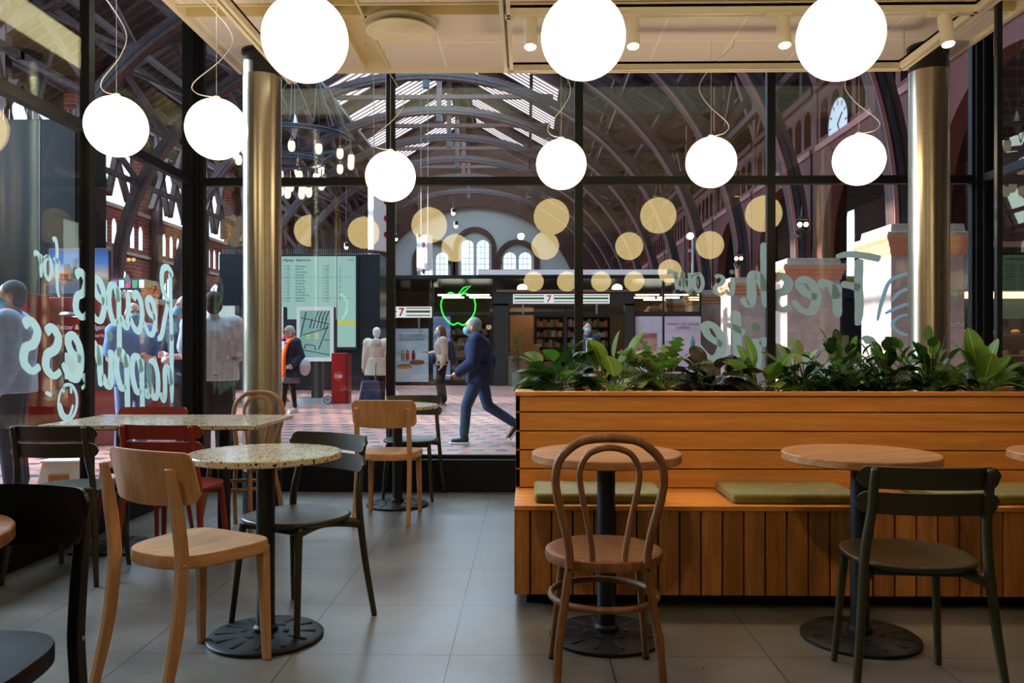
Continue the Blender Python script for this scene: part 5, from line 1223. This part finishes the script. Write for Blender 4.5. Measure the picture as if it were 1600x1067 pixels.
def garment_top(parent, name, mat, J, fat=0.03, hem=0.80, sleeves=True, flare=0.0, short=False):
    b = MB(); V = Vector; c = J['chest']; pl = J['pelvis']
    b.cap(c + V((-0.10, 0, 0.05)), 0.10 + fat, c + V((0.10, 0, 0.05)), 0.10 + fat); b.cap(c, 0.14 + fat, pl + V((0, 0, 0.16)), 0.125 + fat)
    for s, k in ((-1, 'R'), (1, 'L')):
        b.cap(c + V((s * 0.06, 0, 0.07)), 0.07 + fat, J['sh' + k], 0.062 + fat)
        if sleeves:
            b.cap(J['sh' + k], 0.062 + fat * 0.8, J['el' + k] if not short else J['sh' + k] + (J['el' + k] - J['sh' + k]) * 0.7, 0.050 + fat * 0.8)
            if not short: b.cap(J['el' + k], 0.050 + fat * 0.8, J['wr' + k] - (J['wr' + k] - J['el' + k]) * 0.05, 0.036 + fat * 0.6)
    ax, ay = 0.178 + fat, 0.120 + fat; zt_ = pl.z + 0.12; n_ = 28; prev = None; rings = []
    for k_, (zz, g_) in enumerate(((zt_, 1.0), ((zt_ + hem) / 2, 1.04), (hem, 1.06 + flare * 3))):
        rings.append([b.bm.verts.new((pl.x + ax * g_ * math.cos(2 * PI * i / n_), pl.y + ay * g_ * math.sin(2 * PI * i / n_), zz)) for i in range(n_)])
    for i in range(2):
        for k in range(n_): b.bm.faces.new((rings[i][k], rings[i][(k + 1) % n_], rings[i + 1][(k + 1) % n_], rings[i + 1][k]))
    b.bm.faces.new(rings[0]); b.bm.faces.new(rings[-1][::-1])
    b.cap(c + V((0, 0.01, 0.12)), 0.07 + fat * 0.6, c + V((0, 0.01, 0.20)), 0.062)
    return b.build(name, mat, parent, remesh=0.013)
def trousers(parent, mat, J, fat=0.018, name='trousers', loose=0.012):
    b = MB(); V = Vector; b.cap(J['hpR'], 0.105 + fat, J['hpL'], 0.105 + fat)
    b.cap(J['pelvis'] + V((0, 0, 0.06)), 0.13, J['pelvis'], 0.14 + fat * 0.5)
    for k in 'RL': b.cap(J['hp' + k], 0.092 + fat, J['kn' + k], 0.062 + fat); b.cap(J['kn' + k], 0.062 + fat, J['an' + k] + V((0, 0, 0.03)), 0.044 + fat + loose)
    return b.build(name, mat, parent, remesh=0.013)
def shoes(parent, mat, J, sole='white'):
    for k in 'RL':
        an, td = J['an' + k], J['toe' + k]; dn = J.get('down' + k, Vector((0, 0, -1)))
        b = MB(); b.cap(an + dn * 0.015 - td * 0.02, 0.045, an + dn * 0.05 - td * 0.02, 0.044); b.cap(an + dn * 0.045 - td * 0.02, 0.044, an + dn * 0.06 + td * 0.14, 0.036)
        s = b.build('shoe', mat, parent, remesh=0.009)
        c0 = an + dn * 0.085 + td * 0.06; x = td.cross(dn).normalized(); R = Matrix((x, td, -dn)).transposed()
        MB().cbox(c0, (0.085, 0.265, 0.026), R).build('sole', sole, s, bevel=0.01)
def hair(parent, mat, J, long=0.0, bald=False):
    hd = J['head']; hr = J.get('hrot', Matrix.Identity(3)); V = Vector; b = MB()
    b.ball(hd + hr @ V((0, 0.03, 0.045)), (0.088, 0.098, 0.095), 20, hr); b.ball(hd + hr @ V((0, 0.055, -0.005)), (0.080, 0.070, 0.085), 18, hr)
    if long:
        b.cap(hd + hr @ V((0, 0.07, 0.0)), 0.08, hd + V((0.02, 0.08, -long)) , 0.06)
        for s in (-1, 1): b.cap(hd + hr @ V((s * 0.07, 0.02, 0.02)), 0.03, hd + hr @ V((s * 0.08, 0.02, -long * 0.8)), 0.03)
    return b.build('hair', mat, parent, remesh=0.010)
def face_bits(parent, J, mask=True, specs=False):
    hd = J['head']; hr = J.get('hrot', Matrix.Identity(3)); V = Vector
    for s in (-1, 1): MB().ball(hd + hr @ V((s * 0.030, -0.083, 0.020)), (0.012, 0.008, 0.007), 10, hr).build('eye', 'black', parent)
    if mask: MB().ball(hd + hr @ V((0, -0.055, -0.045)), (0.066, 0.068, 0.058), 20, hr).build('face_mask', 'mask', parent, smooth=True)
    if specs:
        b = MB()
        for s in (-1, 1): b.tube([hd + hr @ V((s * 0.034 + 0.026 * math.cos(a), -0.10, 0.018 + 0.02 * math.sin(a))) for a in [2 * PI * i / 14 for i in range(14)]], 0.003, 5, closed=True); b.tube([hd + hr @ V((s * 0.06, -0.10, 0.022)), hd + hr @ V((s * 0.085, 0.01, 0.022))], 0.003, 5)
        b.build('glasses', 'black', parent)
def person(label, x, y, rz, scale, z0=HG):
    r = thing('person', label, 'person', (x, y, z0), rz); r.scale = (scale,) * 3; return r
RY = lambda a: Matrix.Rotation(a, 3, 'Z')
# 1 woman with the orange scarf, looking to the left
J = joints(elL=(0.25, 0.06, 1.14), wrL=(0.20, -0.10, 0.98), fiL=(0.14, -0.18, 0.93), elR=(-0.25, 0.06, 1.14), wrR=(-0.22, -0.08, 0.98), fiR=(-0.16, -0.16, 0.92), hrot=RY(-0.5), anL=(0.13, 0.03, 0.10), anR=(-0.13, -0.02, 0.10))
p = person('grey haired woman in navy coat with orange and magenta scarf, looking left', -4.62, 15.9, -0.45, 0.96)
pbody(p, J, 'skin', 1); garment_top(p, 'coat', cloth('navy_coat', (38, 46, 64)), J, 0.045, 0.72, flare=0.03)
b = MB().lathe([(0.215, 0.60), (0.205, 0.66), (0.17, 0.95), (0.15, 1.0)], seg=40); b.build('skirt', cloth('grey_skirt', (112, 116, 128)), p, smooth=True)
trousers(p, cloth('black_tights', (14, 14, 18)), J, 0.002, 'tights', 0.0); shoes(p, 'white', J); hair(p, cloth('grey_hair', (178, 176, 174)), J, 0.10); face_bits(p, J, False, True)
MB().box(-0.08, 0.08, -0.205, -0.17, 0.82, 1.44).build('blouse', cloth('pale_blouse', (176, 184, 196)), p, bevel=0.02)
for x0, c_, zz in ((-0.06, (214, 30, 120), 0.93), (0.06, (255, 96, 30), 0.74)):
    MB().tube([(x0 * 1.3, 0.06, 1.50), (x0 * 1.9, -0.06, 1.49), (x0 * 1.5, -0.17, 1.38), (x0 * 1.1, -0.225, 1.15), (x0, -0.235, 0.95), (x0, -0.235, zz)], [0.04, 0.05, 0.055, 0.055, 0.05, 0.05], 12, smooth=4, flat=0.45).build('scarf', cloth('scarf', c_), p, smooth=True)
MB().tube([(-0.09, 0.0, 1.50), (-0.06, 0.09, 1.52), (0.06, 0.09, 1.52), (0.09, 0.0, 1.50)], 0.045, 10, smooth=4).build('scarf', cloth('scarf_orange', (255, 96, 30)), p, smooth=True)
g = MB().ball((0.33, 0.10, 0.93), (0.12, 0.11, 0.18), 24).build('shoulder_bag', cloth('pale_bag', (188, 192, 198)), p, smooth=True)
MB().tube([(0.33, 0.06, 1.10), (0.22, 0.04, 1.50), (0.30, 0.14, 1.12)], 0.014, 8, smooth=4).build('strap', 'black', g, smooth=True)
# 2 cream coat, seen from behind
J = joints(wrL=(0.26, 0.0, 0.88), wrR=(-0.28, 0.02, 0.88)); p = person('white haired person in a cream raincoat seen from behind', -3.11, 17.0, PI + 0.1, 0.955)
pbody(p, J, 'skin'); garment_top(p, 'raincoat', cloth('cream_coat', (214, 208, 188)), J, 0.055, 0.72, flare=0.04); trousers(p, cloth('dark_trousers', (30, 34, 44)), J); shoes(p, 'black', J); hair(p, cloth('white_hair', (232, 232, 230)), J); face_bits(p, J, True)
MB().ball((0, 0.15, 1.42), (0.12, 0.05, 0.11), 16).build('hood', cloth('cream_hood', (204, 198, 178)), p, smooth=True)
q = thing('shopping_trolley', 'dark blue wheeled bag pulled by the person in the cream raincoat', 'trolley bag', (-3.16, 16.45, HG), 0.2)
MB().hexa([(-0.24, -0.13, 0.06), (0.24, -0.13, 0.06), (0.24, 0.13, 0.06), (-0.24, 0.13, 0.06), (-0.15, -0.11, 0.60), (0.20, -0.11, 0.60), (0.20, 0.11, 0.60), (-0.15, 0.11, 0.60)]).build('bag', cloth('navy_bag', (36, 54, 88)), q, bevel=0.04)
MB().tube([(0.1, 0.12, 0.1), (0.12, 0.14, 0.6), (0.14, 0.2, 0.95)], 0.012, 8).build('handle', 'silver', q)
for s in (-1, 1): MB().lathe([(0.055, -0.015), (0.055, 0.015)], (s * 0.2, 0.1, 0.055), 16, Matrix.Rotation(PI / 2, 3, 'Y')).build('wheel', 'black', q)
# 3 girl with backpack and phone, facing left
J = joints(elR=(-0.21, 0.02, 1.15), wrR=(-0.14, -0.24, 1.13), fiR=(-0.12, -0.36, 1.15), elL=(0.22, 0.04, 1.14), wrL=(0.23, -0.02, 0.90), knL=(0.10, -0.06, 0.50), anL=(0.10, 0.0, 0.10), head=(0, -0.05, 1.62))
p = person('long haired girl in beige fleece with navy backpack, holding a phone', -1.88, 18.2, -1.35, 1.0)
pbody(p, J, 'skin'); garment_top(p, 'fleece', cloth('beige_fleece', (196, 180, 158)), J, 0.035, 0.88); trousers(p, cloth('black_trousers', (26, 28, 36)), J, 0.03, loose=0.03); shoes(p, 'white', J); hair(p, cloth('brown_hair', (104, 66, 46)), J, 0.30); face_bits(p, J, True)
MB().hexa([(-0.15, 0.13, 0.98), (0.15, 0.13, 0.98), (0.15, 0.32, 0.98), (-0.15, 0.32, 0.98), (-0.13, 0.13, 1.42), (0.13, 0.13, 1.42), (0.12, 0.24, 1.42), (-0.12, 0.24, 1.42)]).build('backpack', cloth('navy_backpack', (44, 48, 74)), p, bevel=0.04)
MB().ball((0.0, -0.20, 1.02), (0.15, 0.07, 0.13), 18).build('shoulder_bag', cloth('navy_bag', (34, 44, 74)), p, smooth=True)
MB().cbox((-0.12, -0.37, 1.165), (0.07, 0.14, 0.012)).build('phone', 'black', p)
# 4 man walking left, stooping
J = joints(pelvis=(0, 0.10, 0.93), chest=(0, 0.08, 1.24), head=(0, 0.00, 1.53), shL=(0.18, 0.06, 1.36), shR=(-0.18, 0.06, 1.36), elL=(0.23, 0.03, 1.08), wrL=(0.21, -0.17, 0.94), fiL=(0.21, -0.29, 0.88), elR=(-0.23, 0.22, 1.10), wrR=(-0.24, 0.20, 0.86), fiR=(-0.24, 0.18, 0.73),
           hpL=(0.09, 0.09, 0.90), hpR=(-0.09, 0.10, 0.90), knL=(0.10, -0.07, 0.50), anL=(0.10, -0.10, 0.10), knR=(-0.10, 0.20, 0.49), anR=(-0.10, 0.54, 0.24), toeR=Vector((0, -0.6, -0.8)), downR=Vector((0, 0.8, -0.6)))
p = person('grey haired man in navy jacket and jeans striding to the left past the window', -0.72, 10.85, -PI / 2, 1.0)
pbody(p, J, 'skin'); garment_top(p, 'jacket', cloth('navy_jacket', (30, 42, 76)), J, 0.05, 0.80, flare=0.02); trousers(p, cloth('blue_jeans', (44, 62, 92)), J, 0.012, loose=0.006); shoes(p, 'black', J); hair(p, cloth('silver_hair', (160, 162, 160)), J); face_bits(p, J, True)
# 5 masked man at the shop door
J = joints(); p = person('masked man in a dark jacket and pale trousers standing near the shop door', 1.28, 17.5, 0.2, 1.03)
pbody(p, J, 'skin'); garment_top(p, 'jacket', cloth('slate_jacket', (50, 62, 84)), J, 0.04, 0.85); trousers(p, cloth('pale_trousers', (206, 206, 208)), J, 0.02); shoes(p, 'white', J); hair(p, cloth('dark_hair', (40, 34, 32)), J); face_bits(p, J, True)
MB().box(-0.07, 0.07, -0.2, -0.165, 0.95, 1.42).build('shirt_front', cloth('white_shirt', (210, 214, 222)), p, bevel=0.02)
# 6 blue shirt masked man behind the lettering
J = joints(hrot=RY(-0.3), elL=(0.26, 0.02, 1.14), wrL=(0.12, -0.24, 1.10), fiL=(0.02, -0.32, 1.12), elR=(-0.25, 0.02, 1.13), wrR=(-0.10, -0.26, 1.12), fiR=(0.0, -0.34, 1.14))
p = person('masked balding man in a light blue polo shirt talking with his hands, behind the lettering', -4.45, 9.2, 1.0, 1.01)
pbody(p, J, 'skin_pink'); garment_top(p, 'polo_shirt', cloth('light_blue_shirt', (112, 150, 200)), J, 0.055, 0.84, short=True); trousers(p, cloth('denim', (54, 84, 136)), J, 0.02); shoes(p, 'black', J); face_bits(p, J, True)
MB().tube([(-0.07, -0.02, 1.47), (0, -0.09, 1.44), (0.07, -0.02, 1.47), (0, 0.07, 1.50)], 0.018, 8, closed=True, smooth=3).build('collar', cloth('collar_navy', (40, 60, 100)), p, smooth=True)
# 7 bald man arms folded
ARMS = dict(elL=(0.25, -0.04, 1.14), wrL=(0.02, -0.22, 1.12), fiL=(-0.12, -0.20, 1.15), elR=(-0.25, -0.04, 1.12), wrR=(-0.02, -0.26, 1.08), fiR=(0.12, -0.24, 1.11))
J = joints(hrot=RY(-0.6), **ARMS); p = person('bald masked man in a navy polo with folded arms left of the window corner', -3.62, 8.7, -0.5, 1.04)
pbody(p, J, 'skin_pink'); garment_top(p, 'polo_shirt', cloth('navy_polo', (34, 42, 62)), J, 0.05, 0.85, short=True); trousers(p, cloth('navy_trousers', (34, 40, 56)), J, 0.02); shoes(p, 'black', J); face_bits(p, J, True)
# 8 man in white shirt seen from behind
J = joints(head=(0, 0.0, 1.62), **ARMS); p = person('dark haired man in a white shirt seen from behind, right of the window corner', -3.13, 8.15, PI + 0.5, 1.04)
pbody(p, J, 'skin_pink'); garment_top(p, 'shirt', cloth('white_shirt', (206, 208, 220)), J, 0.055, 0.90, short=True); trousers(p, cloth('dark_trousers', (30, 34, 42)), J, 0.03); shoes(p, 'black', J); hair(p, cloth('dark_grey_hair', (62, 56, 52)), J); face_bits(p, J, False)
MB().tube([(0.17 * math.cos(a), 0.165 * math.sin(a), 0.955) for a in [2 * PI * i / 24 for i in range(24)]], 0.02, 8, closed=True, flat=1.0).build('belt', 'black', p)
# 9 man at far left edge
J = joints(); p = person('man in a pale blue shirt and grey cap passing at the far left edge', -4.36, 6.9, -1.2, 1.04)
pbody(p, J, 'skin'); garment_top(p, 'shirt', cloth('pale_blue_shirt', (160, 184, 212)), J, 0.05, 0.85); trousers(p, cloth('slate_trousers', (60, 66, 80)), J, 0.02); shoes(p, 'black', J); hair(p, cloth('cap_grey', (110, 118, 128)), J); face_bits(p, J, True)

# ================================================================ plants in the planter
def leaf_prof(kind, t):
    if kind == 'broad': return math.sin(PI * min(1, t ** 0.85)) ** 0.62
    if kind == 'narrow': return math.sin(PI * t) ** 0.7
    return math.sin(PI * t) ** 0.6
def add_leaf(bm, uvl, base, d0, length, width, droop, kind='broad', roll=0.0, n=9):
    d = Vector(d0).normalized(); side = d.cross(Vector((0, 0, 1)))
    if side.length < 0.05: side = Vector((1, 0, 0))
    side.normalize(); side = (Quaternion(d, roll) @ side); p = Vector(base); rows = []
    for i in range(n + 1):
        t = i / n; w = width / 2 * leaf_prof(kind, t)
        if kind == 'split': w *= (1.0 if i % 2 == 0 else 0.35)
        up = side.cross(d).normalized(); fold = 0.25 * w
        rows.append([bm.verts.new(p - side * w + up * fold), bm.verts.new(p), bm.verts.new(p + side * w + up * fold)])
        d = (d + Vector((0, 0, -droop / n))).normalized(); side = (side - d * side.dot(d)).normalized(); p = p + d * (length / n)
    for i in range(n):
        for j in (0, 1):
            f = bm.faces.new((rows[i][j], rows[i][j + 1], rows[i + 1][j + 1], rows[i + 1][j])); f.smooth = True
            for lp, (u, v) in zip(f.loops, ((j / 2, i / n), ((j + 1) / 2, i / n), ((j + 1) / 2, (i + 1) / n), (j / 2, (i + 1) / n))): lp[uvl].uv = (u, v)
def plant(label, name, x, y, mats, spec, seed, group=None):
    """spec: list of (count, stem length range, leaf length, leaf width, elevation range, droop, kind, material)"""
    rnd = random.Random(seed); q = thing(name, label, 'plant', (x, y, 0.905), 0, group)
    leaves = {}; st = MB()
    for cnt, (s0, s1), L, Wd, (e0, e1), droop, kind, mat in spec:
        if mat not in leaves: b = bmesh.new(); leaves[mat] = (b, b.loops.layers.uv.new('UVMap'))
        bm, uvl = leaves[mat]
        for k in range(cnt):
            a = rnd.uniform(0, 2 * PI); el = rnd.uniform(e0, e1); sl = rnd.uniform(s0, s1)
            d = Vector((math.cos(a) * math.cos(el), math.sin(a) * math.cos(el) * 0.75, math.sin(el)))
            b0 = Vector((rnd.uniform(-0.03, 0.03), rnd.uniform(-0.03, 0.03), 0)); b1 = b0 + Vector((d.x, d.y, max(d.z, 0.25))) * sl + Vector((0, 0, sl * 0.25))
            st.tube([b0, (b0 + b1) / 2 + Vector((0, 0, sl * 0.10)), b1], [0.004, 0.0035, 0.0025], 5, smooth=3)
            add_leaf(bm, uvl, b1, d, L * rnd.uniform(0.75, 1.15), Wd * rnd.uniform(0.8, 1.15), droop * rnd.uniform(0.6, 1.3), kind, rnd.uniform(-0.5, 0.5))
    for m, (bm, uvl) in leaves.items():
        me = bpy.data.meshes.new('foliage'); bm.to_mesh(me); bm.free(); o = bpy.data.objects.new('foliage', me); COL.objects.link(o); o.parent = q; me.materials.append(M[m])
    st.build('stems', 'stem', q)
PY = 4.42
def pxX(px): return (px - 823) / 1285 * PY
plant('bushy dark leaved plant at the left end of the planter', 'rubber_plant', pxX(872), PY, None, [(46, (0.04, 0.19), 0.13, 0.085, (-0.3, 1.1), 0.9, 'broad', 'leaf_dark'), (12, (0.12, 0.21), 0.12, 0.08, (0.1, 1.0), 0.7, 'broad', 'leaf_mid')], 1)
plant('tall striped leaf plant, second from the left in the planter', 'peace_lily', pxX(958), PY - 0.05, None, [(8, (0.10, 0.17), 0.19, 0.115, (0.75, 1.4), 0.5, 'broad', 'leaf_vein'), (9, (0.08, 0.15), 0.17, 0.11, (0.0, 0.7), 1.1, 'broad', 'leaf_vein')], 12)
plant('split leaved pale green plant right of the tall striped one', 'split_leaf_plant', pxX(1033), PY, None, [(22, (0.08, 0.20), 0.14, 0.13, (-0.1, 1.2), 1.1, 'split', 'leaf_pale'), (20, (0.08, 0.22), 0.13, 0.12, (0.0, 1.3), 0.8, 'split', 'leaf_mid')], 3)
plant('low blackish leaved plant in the middle of the planter', 'dark_leaf_plant', pxX(1108), PY, None, [(40, (0.05, 0.17), 0.16, 0.085, (-0.2, 1.0), 0.9, 'broad', 'leaf_red'), (10, (0.05, 0.16), 0.15, 0.08, (-0.1, 0.7), 1.0, 'broad', 'leaf_dark')], 4)
plant('striped leaf plant at the window bar right of centre', 'peace_lily', pxX(1186), PY - 0.05, None, [(8, (0.07, 0.14), 0.18, 0.105, (0.7, 1.4), 0.5, 'broad', 'leaf_vein'), (9, (0.06, 0.13), 0.15, 0.10, (0.0, 0.6), 1.0, 'broad', 'leaf_vein')], 25)
plant('bushy plant with yellowish tips right of the striped leaf plant', 'bushy_plant', pxX(1250), PY, None, [(70, (0.04, 0.19), 0.09, 0.052, (-0.3, 1.2), 0.8, 'broad', 'leaf_dark'), (14, (0.14, 0.21), 0.09, 0.05, (0.3, 1.3), 0.6, 'broad', 'leaf_pale')], 6)
plant('dense dark plant below the word Fresh', 'bushy_plant', pxX(1312), PY, None, [(76, (0.05, 0.23), 0.09, 0.055, (-0.3, 1.3), 0.8, 'broad', 'leaf_dark'), (14, (0.16, 0.25), 0.085, 0.052, (0.3, 1.3), 0.6, 'broad', 'leaf_mid')], 7)
plant('umbrella leaved plant left of the steel column', 'umbrella_plant', pxX(1378), PY, None, [(60, (0.06, 0.22), 0.088, 0.056, (-0.2, 1.3), 0.8, 'broad', 'leaf_dark'), (14, (0.14, 0.23), 0.085, 0.052, (0.2, 1.3), 0.6, 'broad', 'leaf_mid')], 8)
plant('tall leafy plant in front of the right steel column', 'umbrella_plant', pxX(1443), PY, None, [(60, (0.06, 0.26), 0.09, 0.056, (-0.1, 1.35), 0.8, 'broad', 'leaf_dark'), (16, (0.16, 0.27), 0.088, 0.052, (0.3, 1.35), 0.6, 'broad', 'leaf_mid')], 9)
plant('broad striped plant at the right end of the planter with long arching leaves', 'peace_lily', pxX(1518), PY - 0.05, None, [(20, (0.07, 0.16), 0.18, 0.10, (0.3, 1.4), 0.6, 'broad', 'leaf_vein'), (6, (0.08, 0.12), 0.26, 0.05, (0.1, 0.7), 1.2, 'narrow', 'leaf_mid')], 31)
plant('leafy plant cut off by the right edge of the picture', 'umbrella_plant', pxX(1610), PY, None, [(40, (0.04, 0.13), 0.08, 0.05, (-0.1, 1.1), 0.8, 'broad', 'leaf_dark')], 14)

# ================================================================ hand painted lettering on the glass
GLY = {  # strokes in x-height units
 'R': ([[(0.22, 1.95), (0.20, 1.2), (0.16, 0.5), (0.14, 0.0)], [(0.05, 1.85), (0.35, 2.05), (0.70, 1.90), (0.72, 1.45), (0.40, 1.12), (0.26, 1.08)], [(0.34, 1.08), (0.55, 0.6), (0.75, 0.1), (1.0, -0.05)]], 1.05),
 'F': ([[(-0.15, 1.78), (0.25, 1.92), (0.70, 2.02), (1.05, 2.0)], [(0.42, 1.85), (0.44, 1.2), (0.42, 0.5), (0.46, 0.0)], [(0.40, 1.05), (0.68, 1.15), (0.92, 1.22)]], 1.15),
 'e': ([[(0.08, 0.50), (0.42, 0.62), (0.55, 0.86), (0.38, 1.0), (0.16, 0.82), (0.08, 0.45), (0.22, 0.08), (0.48, 0.05), (0.75, 0.32)]], 0.74),
 'c': ([[(0.55, 0.82), (0.38, 1.0), (0.15, 0.80), (0.08, 0.42), (0.24, 0.05), (0.50, 0.08), (0.72, 0.32)]], 0.70),
 'i': ([[(0.12, 0.95), (0.10, 0.5), (0.16, 0.08), (0.34, 0.12), (0.45, 0.30)], [(0.15, 1.28), (0.16, 1.30)]], 0.44),
 'p': ([[(0.14, 0.98), (0.12, 0.3), (0.10, -0.35), (0.14, -0.75)], [(0.14, 0.62), (0.32, 0.98), (0.56, 0.88), (0.58, 0.45), (0.38, 0.08), (0.18, 0.15)]], 0.72),
 's': ([[(0.55, 0.88), (0.35, 1.02), (0.14, 0.86), (0.24, 0.58), (0.50, 0.42), (0.54, 0.14), (0.30, 0.0), (0.06, 0.14)]], 0.68),
 'f': ([[(0.58, 1.75), (0.38, 1.85), (0.26, 1.5), (0.26, 0.6), (0.22, -0.3), (0.06, -0.6)], [(0.02, 0.85), (0.30, 0.95), (0.55, 0.98)]], 0.60),
 'o': ([[(0.34, 1.0), (0.12, 0.78), (0.08, 0.35), (0.30, 0.02), (0.55, 0.22), (0.58, 0.70), (0.36, 0.99), (0.70, 0.85)]], 0.74),
 'r': ([[(0.12, 0.98), (0.12, 0.5), (0.10, 0.0)], [(0.12, 0.55), (0.28, 0.90), (0.50, 0.98), (0.60, 0.80)]], 0.62),
 'h': ([[(0.12, 1.95), (0.12, 1.0), (0.10, 0.0)], [(0.12, 0.50), (0.32, 0.95), (0.50, 0.85), (0.50, 0.25), (0.60, 0.02), (0.78, 0.2)]], 0.80),
 'a': ([[(0.55, 0.90), (0.30, 1.0), (0.10, 0.65), (0.12, 0.15), (0.34, 0.05), (0.54, 0.45), (0.56, 0.92), (0.55, 0.25), (0.66, 0.02), (0.80, 0.2)]], 0.80),
 'n': ([[(0.12, 0.98), (0.12, 0.5), (0.10, 0.0)], [(0.12, 0.50), (0.34, 0.96), (0.50, 0.82), (0.50, 0.22), (0.62, 0.02), (0.78, 0.2)]], 0.78),
 'u': ([[(0.12, 0.98), (0.10, 0.35), (0.24, 0.02), (0.44, 0.25), (0.52, 0.95), (0.52, 0.25), (0.64, 0.02), (0.78, 0.2)]], 0.78),
 'v': ([[(0.08, 0.98), (0.22, 0.4), (0.30, 0.02), (0.44, 0.5), (0.56, 1.0)]], 0.62),
 't': ([[(0.24, 1.6), (0.22, 0.8), (0.20, 0.25), (0.32, 0.02), (0.52, 0.2)], [(0.0, 1.02), (0.26, 1.10), (0.50, 1.12)]], 0.55)}
def brush(mb, pts, w, fn, seed=0):
    P, R_ = catmull([Vector((x, y, 0)) for x, y in pts], [1] * len(pts), 7); n = len(P); rnd = random.Random(seed); L = []; Rr = []
    if n < 12 and (P[-1] - P[0]).length < 0.1:
        ring = [(P[0].x + w * 0.56 * math.cos(2 * PI * k / 14), P[0].y + w * 0.56 * math.sin(2 * PI * k / 14)) for k in range(14)]
        mb.prism(ring, 0, 0.0012, fn); return
    for i in range(n):
        d = (P[min(i + 1, n - 1)] - P[max(i - 1, 0)]).normalized(); s = Vector((-d.y, d.x, 0)); t = i / (n - 1)
        ww = w / 2 * (0.75 + 0.35 * abs(d.y)) * (1.0 - 0.35 * max(0, t - 0.75) / 0.25) * rnd.uniform(0.96, 1.05)
        if i in (0, n - 1): ww *= 0.55
        L.append(P[i] + s * ww); Rr.append(P[i] - s * ww)
    z0 = 0.0002 + 0.0001 * (seed % 7) + 0.0004 * rnd.random()
    LV = [mb.bm.verts.new(fn(p.x, p.y, z0 + 0.00003 * i)) for i, p in enumerate(L)]; RV = [mb.bm.verts.new(fn(p.x, p.y, z0 + 0.00003 * i)) for i, p in enumerate(Rr)]
    for i in range(n - 1): mb.bm.faces.new((LV[i], RV[i], RV[i + 1], LV[i + 1]))
def word(parent, name, txt, fn, xs, slope_, u0, v0, w, mat, seed=0, adv=1.0):
    u = 0.0; b = MB()
    for i, ch in enumerate(txt):
        st, a = GLY[ch]
        for s in st: brush(b, [(x, y) for x, y in s], w, lambda x, y, z, u=u: fn(u0 + (u + x) * xs[0], v0 + y * xs[1] + (u + x) * xs[0] * slope_, z), seed + i)
        u += a * adv
    return b.build(name, mat, parent)
fLg = lambda u, v, w: (GX + 0.006 + w, GY - u, v)      # u runs from the corner towards the camera
fBg = lambda u, v, w: (GXR - u, GY - 0.006 - w, v)     # u runs from right to left
q = thing('window_lettering', 'white handwritten lettering Recipes for happiness on the left window, seen mirrored', 'lettering')
word(q, 'painted_word', 'Recipes', fLg, (0.28, 0.27), 0.108, 0.40, 1.21, 0.22, 'paint', 3)
word(q, 'painted_word', 'for', fLg, (0.13, 0.135), 0.10, 1.95, 1.54, 0.22, 'paint', 13)
word(q, 'painted_word', 'happiness', fLg, (0.305, 0.27), 0.165, 0.40, 0.735, 0.225, 'paint', 23)
b = MB(); sm = lambda x, y, z: fLg(1.87 + x, 0.84 + y, z)
brush(b, [(0.10 * math.cos(a) , 0.105 * math.sin(a)) for a in [2 * PI * k / 14 + 1 for k in range(15)]], 0.026, sm)
brush(b, [(-0.06, -0.02), (-0.02, -0.08), (0.04, -0.07), (0.08, 0.0)], 0.024, sm); brush(b, [(-0.04, 0.05), (-0.035, 0.08), (-0.03, 0.09)], 0.022, sm); brush(b, [(0.04, 0.06), (0.045, 0.08), (0.05, 0.10)], 0.022, sm)
for a in (0.3, 2.7, 3.9, 5.4): brush(b, [(0.17 * math.cos(a), 0.17 * math.sin(a)), (0.20 * math.cos(a), 0.20 * math.sin(a)), (0.24 * math.cos(a), 0.24 * math.sin(a))], 0.028, sm)
b.build('painted_smiley', 'paint', q)
q = thing('window_lettering', 'white handwritten lettering Fresh is our favorite on the back window, seen mirrored', 'lettering')
word(q, 'painted_word', 'F', fBg, (0.30, 0.29), -0.12, 0.86, 1.36, 0.22, 'paint', 43)
word(q, 'painted_word', 'resh', fBg, (0.285, 0.27), 0.13, 1.13, 1.41, 0.25, 'paint', 46)
word(q, 'painted_word', 'is', fBg, (0.16, 0.15), 0.10, 1.99, 1.585, 0.22, 'paint', 53)
word(q, 'painted_word', 'our', fBg, (0.135, 0.15), 0.10, 2.24, 1.615, 0.22, 'paint', 56)
word(q, 'painted_word', 'favorite', fBg, (0.295, 0.28), 0.28, 0.78, 0.68, 0.23, 'paint', 63)
b = MB(); fa = lambda x, y, z: fBg(0.70 + x, 1.50 + y, z)
brush(b, [(-0.2, 0.28), (0.02, 0.22), (0.10, 0.05), (0.14, -0.12)], 0.03, fa); brush(b, [(-0.2, 0.16), (-0.05, 0.12), (0.03, 0.04)], 0.03, fa); brush(b, [(-0.22, 0.05), (-0.05, 0.0), (0.08, -0.06)], 0.03, fa)
brush(b, [(-0.2, -0.06), (-0.05, -0.08), (0.02, -0.15), (-0.05, -0.22), (-0.2, -0.25)], 0.026, fa); b.build('painted_leaf', 'paint2', q)
